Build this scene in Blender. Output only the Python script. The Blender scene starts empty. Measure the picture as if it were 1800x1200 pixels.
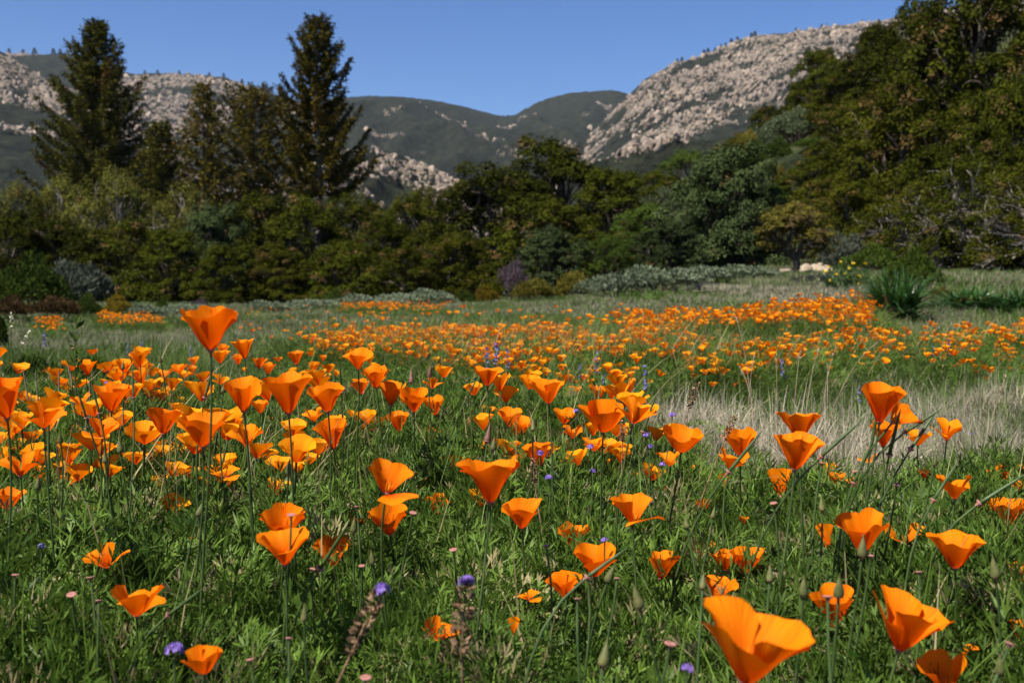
import bpy, math, random
import numpy as np
from mathutils import Matrix, Vector, Euler, Quaternion

R = math.radians
scn = bpy.context.scene
col = scn.collection

# ---------------------------------------------------------------- camera, sky, sun, exposure
CAM_Z, FPX, PITCH = 0.62, 1900.0, math.atan(100 / 1900.0)
cam_data = bpy.data.cameras.new("camera")
cam_data.sensor_width = 36.0
cam_data.lens = 36.0 * FPX / 1800.0
cam_data.clip_start, cam_data.clip_end = 0.05, 30000.0
cam_data.dof.use_dof = True
cam_data.dof.focus_distance = 2.1
cam_data.dof.aperture_fstop = 8.5
cam = bpy.data.objects.new("camera", cam_data)
col.objects.link(cam)
cam.location = (0, 0, CAM_Z)
cam.rotation_euler = (math.pi / 2 - PITCH, 0, 0)
scn.camera = cam

SUN_EL, SUN_AZ = R(57), R(228)      # azimuth clockwise from +Y (the view direction): behind the camera, to its left
world = bpy.data.worlds.new("World")
scn.world = world
world.use_nodes = True
wn = world.node_tree.nodes
sky = wn.new("ShaderNodeTexSky")
sky.sky_type = 'NISHITA'
sky.sun_disc = False
sky.sun_elevation = SUN_EL
sky.sun_rotation = SUN_AZ
sky.altitude = 1500.0
sky.air_density, sky.dust_density, sky.ozone_density = 1.0, 0.0, 6.0
wn["Background"].inputs["Strength"].default_value = 0.066
hsv = wn.new("ShaderNodeHueSaturation")       # clear, dry air: a deeper blue all round
hsv.inputs["Hue"].default_value, hsv.inputs["Saturation"].default_value = 0.508, 1.20
world.node_tree.links.new(sky.outputs[0], hsv.inputs["Color"])
world.node_tree.links.new(hsv.outputs[0], wn["Background"].inputs["Color"])

sun_data = bpy.data.lights.new("sun", 'SUN')
sun_data.energy = 5.0
sun_data.angle = R(0.53)
sun_data.color = (1.0, 0.945, 0.86)
sun = bpy.data.objects.new("sun", sun_data)
col.objects.link(sun)
sdir = Vector((math.sin(SUN_AZ) * math.cos(SUN_EL), math.cos(SUN_AZ) * math.cos(SUN_EL), math.sin(SUN_EL)))
sun.rotation_euler = sdir.to_track_quat('Z', 'Y').to_euler()
sun.location = sdir * 50

scn.view_settings.view_transform = 'Standard'
scn.view_settings.look = 'None'
scn.view_settings.exposure = 0.95
scn.view_settings.gamma = 1.0
scn.view_settings.use_curve_mapping = False
scn.cycles.max_bounces = 6
scn.cycles.transparent_max_bounces = 8
scn.cycles.transmission_bounces = 4
scn.cycles.diffuse_bounces = 3
scn.cycles.caustics_reflective = False
scn.cycles.caustics_refractive = False

# ---------------------------------------------------------------- helpers
rng = np.random.default_rng(7)
random.seed(7)


def at(px, py, depth):
    """world point seen at photograph pixel (px, py) of 1800 x 1200, at a depth in metres along the view axis"""
    u, v = (px - 900) / FPX, (600 - py) / FPX
    c, s = math.cos(PITCH), math.sin(PITCH)
    return Vector((u * depth, (c + v * s) * depth, CAM_Z + (-s + v * c) * depth))


def project(P):
    """pixel positions and depths of an N x 3 array of points"""
    c, s = math.cos(PITCH), math.sin(PITCH)
    x, y, z = P[:, 0], P[:, 1], P[:, 2] - CAM_Z
    dep = np.maximum(y * c - z * s, 1e-3)
    up = y * s + z * c
    return 900 + FPX * x / dep, 600 - FPX * up / dep, dep


def hash2(ix, iy, seed):
    h = (ix.astype(np.int64) * 374761393 + iy.astype(np.int64) * 668265263 + seed * 1442695041) & 0x7fffffff
    h = ((h ^ (h >> 13)) * 1274126177) & 0x7fffffff
    h = ((h ^ (h >> 16)) * 2246822519) & 0x7fffffff
    return (h % 1000003) / 1000003.0


def vnoise(x, y, seed=0):
    x, y = np.asarray(x, float), np.asarray(y, float)
    ix, iy = np.floor(x), np.floor(y)
    fx, fy = x - ix, y - iy
    fx, fy = fx * fx * (3 - 2 * fx), fy * fy * (3 - 2 * fy)
    ix, iy = ix.astype(np.int64), iy.astype(np.int64)
    a, b = hash2(ix, iy, seed), hash2(ix + 1, iy, seed)
    c, d = hash2(ix, iy + 1, seed), hash2(ix + 1, iy + 1, seed)
    return (a * (1 - fx) + b * fx) * (1 - fy) + (c * (1 - fx) + d * fx) * fy


def fbm(x, y, seed=0, octs=4, gain=0.5):
    t, amp, tot = 0, 1.0, 0.0
    for o in range(octs):
        t = t + amp * vnoise(np.asarray(x) * 2 ** o, np.asarray(y) * 2 ** o, seed + o * 17)
        tot += amp
        amp *= gain
    return t / tot


def voronoi(x, y, seed=0):
    """distance to nearest cell point, to the second nearest, and a random value for the nearest cell"""
    ix, iy = np.floor(x).astype(np.int64), np.floor(y).astype(np.int64)
    d1 = np.full(np.shape(x), 9.0); d2 = d1.copy(); val = np.zeros(np.shape(x))
    for dx in (-1, 0, 1):
        for dy in (-1, 0, 1):
            cx, cy = ix + dx, iy + dy
            qx, qy = cx + hash2(cx, cy, seed), cy + hash2(cx, cy, seed + 5)
            d = np.hypot(qx - x, qy - y)
            v = hash2(cx, cy, seed + 9)
            nearer = d < d1
            d2 = np.where(nearer, d1, np.minimum(d2, d))
            val = np.where(nearer, v, val)
            d1 = np.minimum(d1, d)
    return d1, d2, val


def sstep(a, b, x):
    t = np.clip((np.asarray(x, float) - a) / (b - a), 0, 1)
    return t * t * (3 - 2 * t)


def ground_z(x, y):
    """height of the ground: flat bed near the camera, meadow rising gently to the right, a wooded hillside beyond"""
    x, y = np.asarray(x, float), np.asarray(y, float)
    yy = np.maximum(y, 1.0)
    m = sstep(7, 38, y) * np.interp(x / yy, [-0.5, -0.26, -0.1, 0.0, 0.08, 0.16, 0.26, 0.47], [0.0, 0.0, -0.16, -0.14, 0.12, 0.45, 0.90, 1.10])
    m = m + (-0.38 * sstep(6, 20, y) + 0.14 * sstep(22, 36, y)) * (1 - sstep(-0.24, -0.06, x / yy))
    m = m + 0.10 * (fbm(x * 0.18, y * 0.18, 3, 3) - 0.5) * sstep(4, 14, y)
    m = m + 0.05 * (fbm(x * 1.1, y * 1.1, 5, 2) - 0.5)
    hill = sstep(38, 82, y) * np.clip((x - 1.0) * 0.50, 0, 70)
    hill = hill + sstep(60, 200, y) * 2.0 * fbm(x * 0.03, y * 0.03, 8, 2)
    return m + hill


def gz(x, y):
    return float(ground_z(x, y))


def mesh_np(name, V, F, mat=None, attrs=None, smooth=False):
    """one mesh from arrays: V (n,3), F (m,k); attrs maps a name to one float per vertex"""
    V = np.ascontiguousarray(V, dtype=np.float32)
    F = np.ascontiguousarray(F, dtype=np.int32)
    me = bpy.data.meshes.new(name)
    m, k = F.shape
    me.vertices.add(len(V)); me.vertices.foreach_set("co", V.ravel())
    me.loops.add(m * k); me.loops.foreach_set("vertex_index", F.ravel())
    me.polygons.add(m)
    me.polygons.foreach_set("loop_start", np.arange(0, m * k, k, dtype=np.int32))
    if smooth:
        me.polygons.foreach_set("use_smooth", np.ones(m, dtype=bool))
    for an, av in (attrs or {}).items():
        a = me.attributes.new(an, 'FLOAT', 'POINT')
        a.data.foreach_set("value", np.ascontiguousarray(av, dtype=np.float32))
    me.update(calc_edges=True)
    if mat:
        me.materials.append(mat)
    return me


def link(name, me, parent=None, matrix=None):
    o = bpy.data.objects.new(name, me)
    col.objects.link(o)
    if parent is not None:
        o.parent = parent
    if matrix is not None:
        o.matrix_local = matrix
    return o


def tag(o, label=None, cat=None, group=None, kind=None):
    for k, v in (("label", label), ("category", cat), ("group", group), ("kind", kind)):
        if v:
            o[k] = v
    return o


def tube(pts, radii, sides=6):
    """vertices and quads of a tapered tube along a polyline"""
    pts = np.asarray(pts, float)
    n = len(pts)
    radii = np.asarray(radii, float)
    tan = np.gradient(pts, axis=0)
    tan /= np.linalg.norm(tan, axis=1)[:, None] + 1e-9
    ref = np.array([0.31, 0.87, 0.12]) if abs(tan[0][2]) > 0.7 else np.array([0.1, 0.05, 1.0])
    V = []
    for i in range(n):
        a = np.cross(tan[i], ref); a /= np.linalg.norm(a) + 1e-9
        b = np.cross(tan[i], a)
        for k in range(sides):
            t = 2 * math.pi * k / sides
            V.append(pts[i] + radii[i] * (math.cos(t) * a + math.sin(t) * b))
    F = []
    for i in range(n - 1):
        for k in range(sides):
            k2 = (k + 1) % sides
            F.append((i * sides + k, i * sides + k2, (i + 1) * sides + k2, (i + 1) * sides + k))
    return np.array(V), np.array(F, int)


def join(parts):
    """concatenate (V, F) pairs that share a face size"""
    Vs, Fs, off = [], [], 0
    for V, F in parts:
        Vs.append(V); Fs.append(np.asarray(F) + off); off += len(V)
    return np.concatenate(Vs), np.concatenate(Fs)


def leaf_quads(P, D, N, length, width, fold=0.15):
    """rhombic leaves: base P, direction D, normal N (all n x 3), per-leaf length and width -> V, F"""
    D = D / (np.linalg.norm(D, axis=1)[:, None] + 1e-9)
    S = np.cross(D, N); S /= np.linalg.norm(S, axis=1)[:, None] + 1e-9
    U = np.cross(S, D)
    L, W = np.asarray(length)[:, None], np.asarray(width)[:, None]
    n = len(P)
    V = np.empty((n, 4, 3))
    V[:, 0] = P
    V[:, 1] = P + D * L * 0.55 + S * W * 0.5 + U * W * fold
    V[:, 2] = P + D * L
    V[:, 3] = P + D * L * 0.55 - S * W * 0.5 + U * W * fold
    F = np.arange(n * 4).reshape(n, 4)
    return V.reshape(-1, 3), F


def rand_dirs(r, n):
    d = r.normal(size=(n, 3))
    return d / np.linalg.norm(d, axis=1)[:, None]


# ---------------------------------------------------------------- materials
def new_mat(name):
    m = bpy.data.materials.new(name)
    m.use_nodes = True
    nt = m.node_tree
    return m, nt, nt.nodes, nt.links, nt.nodes["Principled BSDF"]


def rgb(nodes, c):
    n = nodes.new("ShaderNodeRGB"); n.outputs[0].default_value = (*c, 1); return n.outputs[0]


def mixc(nt, f, a, b, mode='MIX'):
    n = nt.nodes.new("ShaderNodeMix"); n.data_type = 'RGBA'; n.blend_type = mode
    for s, v in ((n.inputs[0], f), (n.inputs[6], a), (n.inputs[7], b)):
        if hasattr(v, "links") or hasattr(v, "is_linked"):
            nt.links.new(v, s)
        elif isinstance(v, (int, float)):
            s.default_value = v
        else:
            s.default_value = (*v, 1)
    return n.outputs[2]


def math_node(nt, op, a, b=None, clamp=False):
    n = nt.nodes.new("ShaderNodeMath"); n.operation = op; n.use_clamp = clamp
    for s, v in ((n.inputs[0], a), (n.inputs[1], b)):
        if v is None:
            continue
        if hasattr(v, "is_linked"):
            nt.links.new(v, s)
        else:
            s.default_value = v
    return n.outputs[0]


def attr(nt, name):
    n = nt.nodes.new("ShaderNodeAttribute"); n.attribute_name = name; return n.outputs["Fac"]


def noise(nt, scale, detail=3.0, rough=0.55, coord="Object"):
    tc = nt.nodes.new("ShaderNodeTexCoord")
    n = nt.nodes.new("ShaderNodeTexNoise")
    n.inputs["Scale"].default_value = scale
    n.inputs["Detail"].default_value = detail
    n.inputs["Roughness"].default_value = rough
    nt.links.new(tc.outputs[coord], n.inputs["Vector"])
    return n.outputs["Fac"]


def ramp(nt, f, a, b):
    n = nt.nodes.new("ShaderNodeMapRange"); n.interpolation_type = 'SMOOTHSTEP'
    nt.links.new(f, n.inputs[0]); n.inputs[1].default_value = a; n.inputs[2].default_value = b
    return n.outputs[0]


def with_translucency(nt, colour, bsdf, amount, tcol=None):
    tr = nt.nodes.new("ShaderNodeBsdfTranslucent")
    nt.links.new(tcol if tcol is not None else colour, tr.inputs["Color"])
    mx = nt.nodes.new("ShaderNodeMixShader")
    mx.inputs[0].default_value = amount
    nt.links.new(bsdf.outputs[0], mx.inputs[1]); nt.links.new(tr.outputs[0], mx.inputs[2])
    nt.links.new(mx.outputs[0], nt.nodes["Material Output"].inputs["Surface"])


def leaf_mat(name, a, b, dead=(0.16, 0.085, 0.035), trans=0.3, rough=0.7, spec=0.025, vary=0.30):
    """foliage: colour runs from a to b with the leaf's own tint, some leaves dead, each plant a little lighter or darker"""
    m, nt, nodes, links, p = new_mat(name)
    c = mixc(nt, attr(nt, "tint"), a, b)
    c = mixc(nt, attr(nt, "dead"), c, dead)
    oi = nodes.new("ShaderNodeObjectInfo")
    hsv = nodes.new("ShaderNodeHueSaturation")
    mr = nodes.new("ShaderNodeMapRange")
    links.new(oi.outputs["Random"], mr.inputs[0])
    mr.inputs[3].default_value = 1 - vary; mr.inputs[4].default_value = 1 + vary
    links.new(mr.outputs[0], hsv.inputs["Value"])
    links.new(c, hsv.inputs["Color"])
    c = hsv.outputs[0]
    links.new(c, p.inputs["Base Color"])
    p.inputs["Roughness"].default_value = rough
    p.inputs["Specular IOR Level"].default_value = spec
    if trans > 0:
        with_translucency(nt, c, p, trans)
    return m


def plain_mat(name, a, b, scale=20.0, rough=0.8, spec=0.2, bump=0.0, trans=0.0):
    m, nt, nodes, links, p = new_mat(name)
    n = noise(nt, scale)
    c = mixc(nt, ramp(nt, n, 0.3, 0.7), a, b)
    links.new(c, p.inputs["Base Color"])
    p.inputs["Roughness"].default_value = rough
    p.inputs["Specular IOR Level"].default_value = spec
    if bump:
        bm = nodes.new("ShaderNodeBump"); bm.inputs["Strength"].default_value = bump
        links.new(n, bm.inputs["Height"]); links.new(bm.outputs[0], p.inputs["Normal"])
    if trans:
        with_translucency(nt, c, p, trans)
    return m


M = {}
M["oak"] = leaf_mat("oak_leaf", (0.008, 0.0125, 0.0010), (0.067, 0.074, 0.0050), dead=(0.16, 0.085, 0.04), trans=0.16)
M["warm_oak"] = leaf_mat("warm_oak_leaf", (0.014, 0.020, 0.0015), (0.094, 0.097, 0.007), trans=0.2)
M["bright"] = leaf_mat("bright_leaf", (0.022, 0.040, 0.006), (0.075, 0.105, 0.016), trans=0.25)
M["grey"] = leaf_mat("grey_green_leaf", (0.013, 0.021, 0.006), (0.070, 0.092, 0.032), trans=0.15)
M["willow"] = leaf_mat("willow_leaf", (0.042, 0.046, 0.007), (0.150, 0.148, 0.028), trans=0.25)
M["conifer"] = leaf_mat("conifer_needle", (0.026, 0.024, 0.003), (0.145, 0.118, 0.014), dead=(0.13, 0.07, 0.018), trans=0.12)
M["conifer_green"] = leaf_mat("conifer_green_needle", (0.018, 0.020, 0.003), (0.092, 0.086, 0.012), dead=(0.13, 0.06, 0.015), trans=0.12)
M["olive"] = leaf_mat("olive_leaf", (0.060, 0.056, 0.009), (0.185, 0.155, 0.026), dead=(0.12, 0.07, 0.05), trans=0.25)
M["sage"] = leaf_mat("sage_leaf", (0.085, 0.105, 0.056), (0.205, 0.238, 0.150), trans=0.1)
M["pale_brush"] = leaf_mat("pale_brush_leaf", (0.040, 0.054, 0.024), (0.110, 0.130, 0.066), trans=0.15)
M["grey_shrub"] = leaf_mat("grey_shrub_leaf", (0.036, 0.044, 0.030), (0.105, 0.117, 0.084), trans=0.1)
M["mauve_shrub"] = leaf_mat("mauve_shrub_leaf", (0.045, 0.042, 0.042), (0.105, 0.098, 0.096), trans=0.1)
M["brown_shrub"] = leaf_mat("brown_shrub_leaf", (0.040, 0.025, 0.010), (0.110, 0.066, 0.028), trans=0.1)
M["yellow_shrub"] = leaf_mat("yellow_shrub_leaf", (0.080, 0.060, 0.007), (0.210, 0.150, 0.016), trans=0.2)
M["redbud"] = leaf_mat("redbud_blossom", (0.050, 0.034, 0.040), (0.130, 0.090, 0.108), trans=0.2)
M["strap"] = leaf_mat("strap_leaf", (0.014, 0.042, 0.008), (0.060, 0.135, 0.028), trans=0.2, rough=0.4, spec=0.4)
M["herb"] = leaf_mat("herb_leaf", (0.026, 0.052, 0.008), (0.090, 0.140, 0.025), trans=0.3)
M["poppy_leaf"] = leaf_mat("poppy_leaf", (0.022, 0.056, 0.005), (0.136, 0.218, 0.032), dead=(0.27, 0.23, 0.11), trans=0.3, rough=0.5, spec=0.18, vary=0.3)
M["grass"] = leaf_mat("grass_blade", (0.036, 0.074, 0.011), (0.128, 0.190, 0.044), dead=(0.27, 0.245, 0.170), trans=0.3, vary=0.25)
M["dry_grass"] = leaf_mat("dry_grass_blade", (0.21, 0.18, 0.125), (0.52, 0.46, 0.35), dead=(0.12, 0.15, 0.05), trans=0.25, vary=0.2)
M["bark"] = plain_mat("bark", (0.045, 0.035, 0.027), (0.13, 0.105, 0.08), 9.0, 0.9, 0.1, 0.5)
M["pale_bark"] = plain_mat("pale_bark", (0.11, 0.095, 0.078), (0.26, 0.23, 0.195), 7.0, 0.9, 0.1, 0.4)
M["stem"] = plain_mat("poppy_stem", (0.035, 0.068, 0.016), (0.085, 0.130, 0.038), 30.0, 0.45, 0.35, 0, 0.12)
M["collar"] = plain_mat("pink_collar", (0.32, 0.13, 0.10), (0.48, 0.24, 0.19), 60.0, 0.6, 0.3, 0, 0.2)
M["bud"] = plain_mat("bud_skin", (0.090, 0.105, 0.028), (0.180, 0.165, 0.058), 60.0, 0.5, 0.35, 0, 0.15)
M["dark_bud"] = plain_mat("dark_bud_skin", (0.12, 0.055, 0.035), (0.20, 0.10, 0.06), 60.0, 0.5, 0.35, 0, 0.1)
M["seed_head"] = plain_mat("seed_head", (0.10, 0.055, 0.030), (0.30, 0.19, 0.11), 90.0, 0.9, 0.1)
M["violet"] = plain_mat("violet_petal", (0.17, 0.10, 0.38), (0.32, 0.21, 0.58), 80.0, 0.6, 0.2, 0, 0.3)
M["blue"] = plain_mat("blue_petal", (0.11, 0.10, 0.27), (0.22, 0.20, 0.42), 80.0, 0.6, 0.2, 0, 0.3)
M["yellow_petal"] = plain_mat("yellow_petal", (0.65, 0.42, 0.02), (0.75, 0.55, 0.04), 40.0, 0.6, 0.2, 0, 0.3)
M["white_petal"] = plain_mat("white_petal", (0.55, 0.50, 0.36), (0.75, 0.70, 0.55), 40.0, 0.6, 0.2, 0, 0.2)
M["dry_stick"] = plain_mat("dry_stick", (0.14, 0.10, 0.065), (0.30, 0.23, 0.16), 30.0, 0.9, 0.1)
M["path_rock"] = plain_mat("path_rock", (0.22, 0.172, 0.12), (0.36, 0.29, 0.205), 3.0, 0.9, 0.1, 0.6)


def petal_mat():
    """satin orange petals: translucent, deeper orange at the claw, yellower at the rim, fine veins running along them"""
    m, nt, nodes, links, p = new_mat("poppy_petal")
    along, across = attr(nt, "along"), attr(nt, "across")
    oi = nodes.new("ShaderNodeObjectInfo")
    lit_yel = attr(nt, "gold")
    c = mixc(nt, ramp(nt, along, 0.05, 0.95), (0.74, 0.095, 0.0008), (0.88, 0.235, 0.0024))
    sep = nodes.new("ShaderNodeSeparateColor")
    links.new(oi.outputs["Color"], sep.inputs[0])
    g = math_node(nt, 'ADD', sep.outputs["Blue"], lit_yel)
    g = math_node(nt, 'MULTIPLY', g, ramp(nt, along, 0.0, 0.9), True)
    c = mixc(nt, g, c, (0.88, 0.37, 0.006))  # yellow of sunlit inner petals, put into the colour
    cmb = nodes.new("ShaderNodeCombineXYZ")
    links.new(math_node(nt, 'MULTIPLY', across, 26.0), cmb.inputs[0])
    links.new(math_node(nt, 'MULTIPLY', along, 1.6), cmb.inputs[1])
    nz = nodes.new("ShaderNodeTexNoise"); nz.inputs["Scale"].default_value = 1.0; nz.inputs["Detail"].default_value = 2.0
    links.new(cmb.outputs[0], nz.inputs["Vector"])
    c = mixc(nt, math_node(nt, 'MULTIPLY', ramp(nt, nz.outputs["Fac"], 0.42, 0.72), 0.5), c, (0.68, 0.092, 0.001))
    links.new(c, p.inputs["Base Color"])
    p.inputs["Roughness"].default_value = 0.55
    p.inputs["Specular IOR Level"].default_value = 0.066
    bm = nodes.new("ShaderNodeBump"); bm.inputs["Strength"].default_value = 0.5; bm.inputs["Distance"].default_value = 0.003
    links.new(nz.outputs["Fac"], bm.inputs["Height"]); links.new(bm.outputs[0], p.inputs["Normal"])
    tcol = mixc(nt, g, (0.86, 0.105, 0.0004), (0.90, 0.22, 0.0014))
    with_translucency(nt, c, p, 0.36, tcol)
    return m


M["petal"] = petal_mat()
M["stamen"] = plain_mat("stamen", (0.55, 0.17, 0.005), (0.75, 0.30, 0.01), 90.0, 0.7, 0.2)

# ---------------------------------------------------------------- ground: one sheet out to the horizon
def ground_mat():
    m, nt, nodes, links, p = new_mat("meadow_soil")
    n1, n2 = noise(nt, 1.3, 5.0), noise(nt, 14.0, 4.0)
    c = mixc(nt, ramp(nt, n1, 0.35, 0.65), (0.030, 0.033, 0.012), (0.062, 0.055, 0.030))
    c = mixc(nt, ramp(nt, n2, 0.45, 0.7), c, (0.082, 0.067, 0.042))
    n3 = noise(nt, 0.5, 5.0)
    brush = mixc(nt, ramp(nt, n3, 0.35, 0.65), (0.012, 0.016, 0.005), (0.040, 0.044, 0.015))
    geo = nodes.new("ShaderNodeNewGeometry"); sp = nodes.new("ShaderNodeSeparateXYZ")
    links.new(geo.outputs["Position"], sp.inputs[0])
    c = mixc(nt, ramp(nt, math_node(nt, 'ADD', sp.outputs["Y"], math_node(nt, 'MULTIPLY', n3, 8.0)), 43.0, 52.0), c, brush)
    links.new(c, p.inputs["Base Color"])
    p.inputs["Roughness"].default_value = 0.95
    p.inputs["Specular IOR Level"].default_value = 0.1
    bm = nodes.new("ShaderNodeBump"); bm.inputs["Strength"].default_value = 0.6; bm.inputs["Distance"].default_value = 0.03
    links.new(n2, bm.inputs["Height"]); links.new(bm.outputs[0], p.inputs["Normal"])
    return m


def grid_faces(nx, ny):
    i = np.arange((nx - 1) * (ny - 1))
    r, c = i // (nx - 1), i % (nx - 1)
    a = r * nx + c
    return np.stack([a, a + 1, a + nx + 1, a + nx], 1)


gx = np.sinh(np.linspace(-1, 1, 241) * 8.2) / math.sinh(8.2) * 6500
gy = np.concatenate([np.linspace(-6500, -40, 8), np.linspace(-30, -1, 10), np.arange(0, 8, 0.16), np.geomspace(8, 300, 150), np.geomspace(320, 6500, 24)])
GX, GY = np.meshgrid(gx, gy)
V = np.stack([GX, GY, ground_z(GX, GY) * (1 - sstep(400, 1500, np.hypot(GX, GY)))], -1).reshape(-1, 3)
g = link("ground", mesh_np("ground", V, grid_faces(len(gx), len(gy)), ground_mat(), smooth=True))
tag(g, "meadow soil under the grass, flowers and trees", kind="structure")


# ---------------------------------------------------------------- mountains
def mountain_mat():
    m, nt, nodes, links, p = new_mat("mountain_rock_and_brush")
    n1, n2, n3 = noise(nt, 0.012, 5.0), noise(nt, 0.05, 5.0, 0.65), noise(nt, 0.35, 3.0, 0.7)
    rock = mixc(nt, ramp(nt, n1, 0.35, 0.65), (0.190, 0.150, 0.120), (0.280, 0.218, 0.165))
    rock = mixc(nt, ramp(nt, n2, 0.45, 0.7), rock, (0.125, 0.108, 0.096))
    rock = mixc(nt, math_node(nt, 'MULTIPLY', attr(nt, "pale"), 0.7), rock, (0.345, 0.270, 0.195))
    brush = mixc(nt, ramp(nt, n2, 0.3, 0.7), (0.006, 0.0085, 0.0055), (0.030, 0.034, 0.019))
    brush = mixc(nt, ramp(nt, n3, 0.6, 0.8), brush, (0.060, 0.058, 0.038))
    rk = math_node(nt, 'ADD', attr(nt, "rock"), math_node(nt, 'MULTIPLY', math_node(nt, 'SUBTRACT', n3, 0.5), 1.8))
    c = mixc(nt, ramp(nt, rk, 0.40, 0.60), brush, rock)
    links.new(c, p.inputs["Base Color"])
    p.inputs["Roughness"].default_value = 0.95
    p.inputs["Specular IOR Level"].default_value = 0.05
    bm = nodes.new("ShaderNodeBump"); bm.inputs["Strength"].default_value = 0.9; bm.inputs["Distance"].default_value = 7.0
    links.new(n3, bm.inputs["Height"]); links.new(bm.outputs[0], p.inputs["Normal"])
    return m


M["mountain"] = mountain_mat()
CREST = {}
BOULDERS = {}


def mountain(key, name, crest, Y0, D, nx, nv, rock_fn, block, seed, label, gully=0.10, rough=1.0, boulders=0):
    px = np.array([c[0] for c in crest], float); py = np.array([c[1] for c in crest], float)
    a = np.linspace(px[0], px[-1], nx)
    v = np.concatenate([np.linspace(-0.25, -0.02, 8), np.linspace(0, 1, nv - 8)])
    yc = np.interp(a, px, py)
    k = np.exp(-np.linspace(-2, 2, 9) ** 2); k /= k.sum()
    yc = np.convolve(np.pad(yc, 4, mode="edge"), k, mode="valid")
    X = (a - 900) / FPX * Y0
    Zc = np.array([at(q, w, Y0).z for q, w in zip(a, yc)])
    A, Vv = np.meshgrid(np.arange(nx), v)
    Xg = X[A]
    t = np.abs(Vv)
    prof = np.where(Vv < 0, 1 - 1.4 * t, (1 - t) ** 0.95)
    Z = Zc[A] * prof
    Y = Y0 - D * Vv
    H = Zc.max()
    w = np.clip(Vv, 0, 1)
    ridg = 1 - np.abs(2 * fbm(Xg / (H * 0.55) + 0.3 * w, Y / (H * 1.6), seed, 4) - 1)
    Z = Z + (ridg - 0.62) * H * gully * 2.2 * np.clip(w * 2.6, 0, 1) * (1 - w) ** 0.4
    Yo = -(ridg - 0.6) * H * gully * 2.0 * np.clip(w * 2.6, 0, 1)
    S = (Vv * math.hypot(D, H)) / block
    U = Xg / block
    warp = 0.7 * (fbm(U * 0.5, S * 0.5, seed + 3, 3) - 0.5)
    big = sstep(0.44, 0.56, fbm(U * 0.09, S * 0.09, seed + 77, 2))[..., None]
    va = np.stack(voronoi(U + warp, S * 0.85 - warp, seed + 11), -1)
    vb = np.stack(voronoi((U - 0.25 * S) * 0.62 + warp, S * 0.24 - warp, seed + 13), -1)
    vm = np.where(big > 0.5, vb, va)
    d1, d2, val = vm[..., 0], vm[..., 1], vm[..., 2]
    e1, e2, val2 = voronoi(U * 2.3 + warp, S * 2.1, seed + 23)
    mask = rock_fn(a[A], Vv, Xg, S * block, seed)
    dome = np.sqrt(np.clip(0.75 - d1 ** 2, 0, 1)) * (0.3 + val)
    dome2 = np.sqrt(np.clip(0.75 - e1 ** 2, 0, 1)) * (0.3 + val2)
    disp = mask * (dome * 1.35 + dome2 * 0.6) * block * rough * np.clip(0.25 + w * 12, 0, 1) * (Vv > -0.2)
    disp = disp + (1 - mask) * (fbm(U * 2, S * 2, seed + 31, 3) - 0.5) * block * 0.9
    Yf, Zf = Y + Yo - disp * 0.75, Z + disp * 0.45
    Zf = np.where(Vv > 0.985, -20.0, Zf)
    rock = mask * (0.36 + 0.64 * sstep(0.03, 0.18, d2 - d1)) * (0.50 + 0.50 * sstep(0.03, 0.20, e2 - e1)) * (1 - 0.75 * (val2 < 0.25)) * (1 - 0.6 * (val < 0.18))
    pale = sstep(0.55, 0.9, fbm(U * 0.35, S * 0.2, seed + 41, 3)) + 0.3 * val
    me = mesh_np(name, np.stack([Xg, Yf, Zf], -1).reshape(-1, 3), grid_faces(nx, len(v))[:, ::-1], M["mountain"],
                 {"rock": rock.ravel(), "pale": np.clip(pale, 0, 1).ravel()}, smooth=True)
    o = link(name, me)
    tag(o, label, kind="structure")
    br = np.random.default_rng(seed + 1)
    cand = np.argwhere((mask > 0.5) & (Vv > 0.004) & (Vv < 0.9) & (br.random(mask.shape) < (1 - w) ** 0.5))
    pick = cand[br.integers(0, len(cand), boulders)] if len(cand) and boulders else np.zeros((0, 2), int)
    bs = block * np.clip(br.lognormal(-1.15, 0.40, len(pick)), 0.1, 0.75)
    BOULDERS[key] = (np.stack([Xg, Yf, Zf], -1)[pick[:, 0], pick[:, 1]] + np.outer(bs, (0, 0.30, -0.25)), bs, label)
    CREST[key] = (a, X, Yf[8], Zf[8:14].max(0))
    return o


def rk_mid(a, v, x, s, sd):
    m = 0.75 * sstep(0.63, 0.72, fbm(x / 100, s / 70, sd + 50, 5))
    m2 = sstep(1010, 1050, a) * sstep(0.50, 0.60, fbm(x / 90, s / 90, sd + 52, 4))
    return np.clip(m * 0.9 * sstep(0.05, 0.2, v) + m2 * sstep(0.15, 0.3, v), 0, 1)


def rk_left(a, v, x, s, sd):
    n = fbm(x / 130, s / 160, sd + 50, 4)
    zone = sstep(200, 270, a) * (1 - sstep(440, 520, a)) * (1 - sstep(0.45, 0.75, v))
    return np.clip(zone * sstep(0.36, 0.50, n) + 0.8 * sstep(0.62, 0.7, n), 0, 1)


def rk_spur(a, v, x, s, sd):
    n = fbm(x / 60, s / 60, sd + 50, 4)
    edge = 0.16 + 0.10 * (n - 0.5)
    return np.clip((1 - sstep(edge, edge + 0.04, v)) * sstep(0.25, 0.36, n) + 0.8 * sstep(0.70, 0.76, n), 0, 1)


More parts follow.
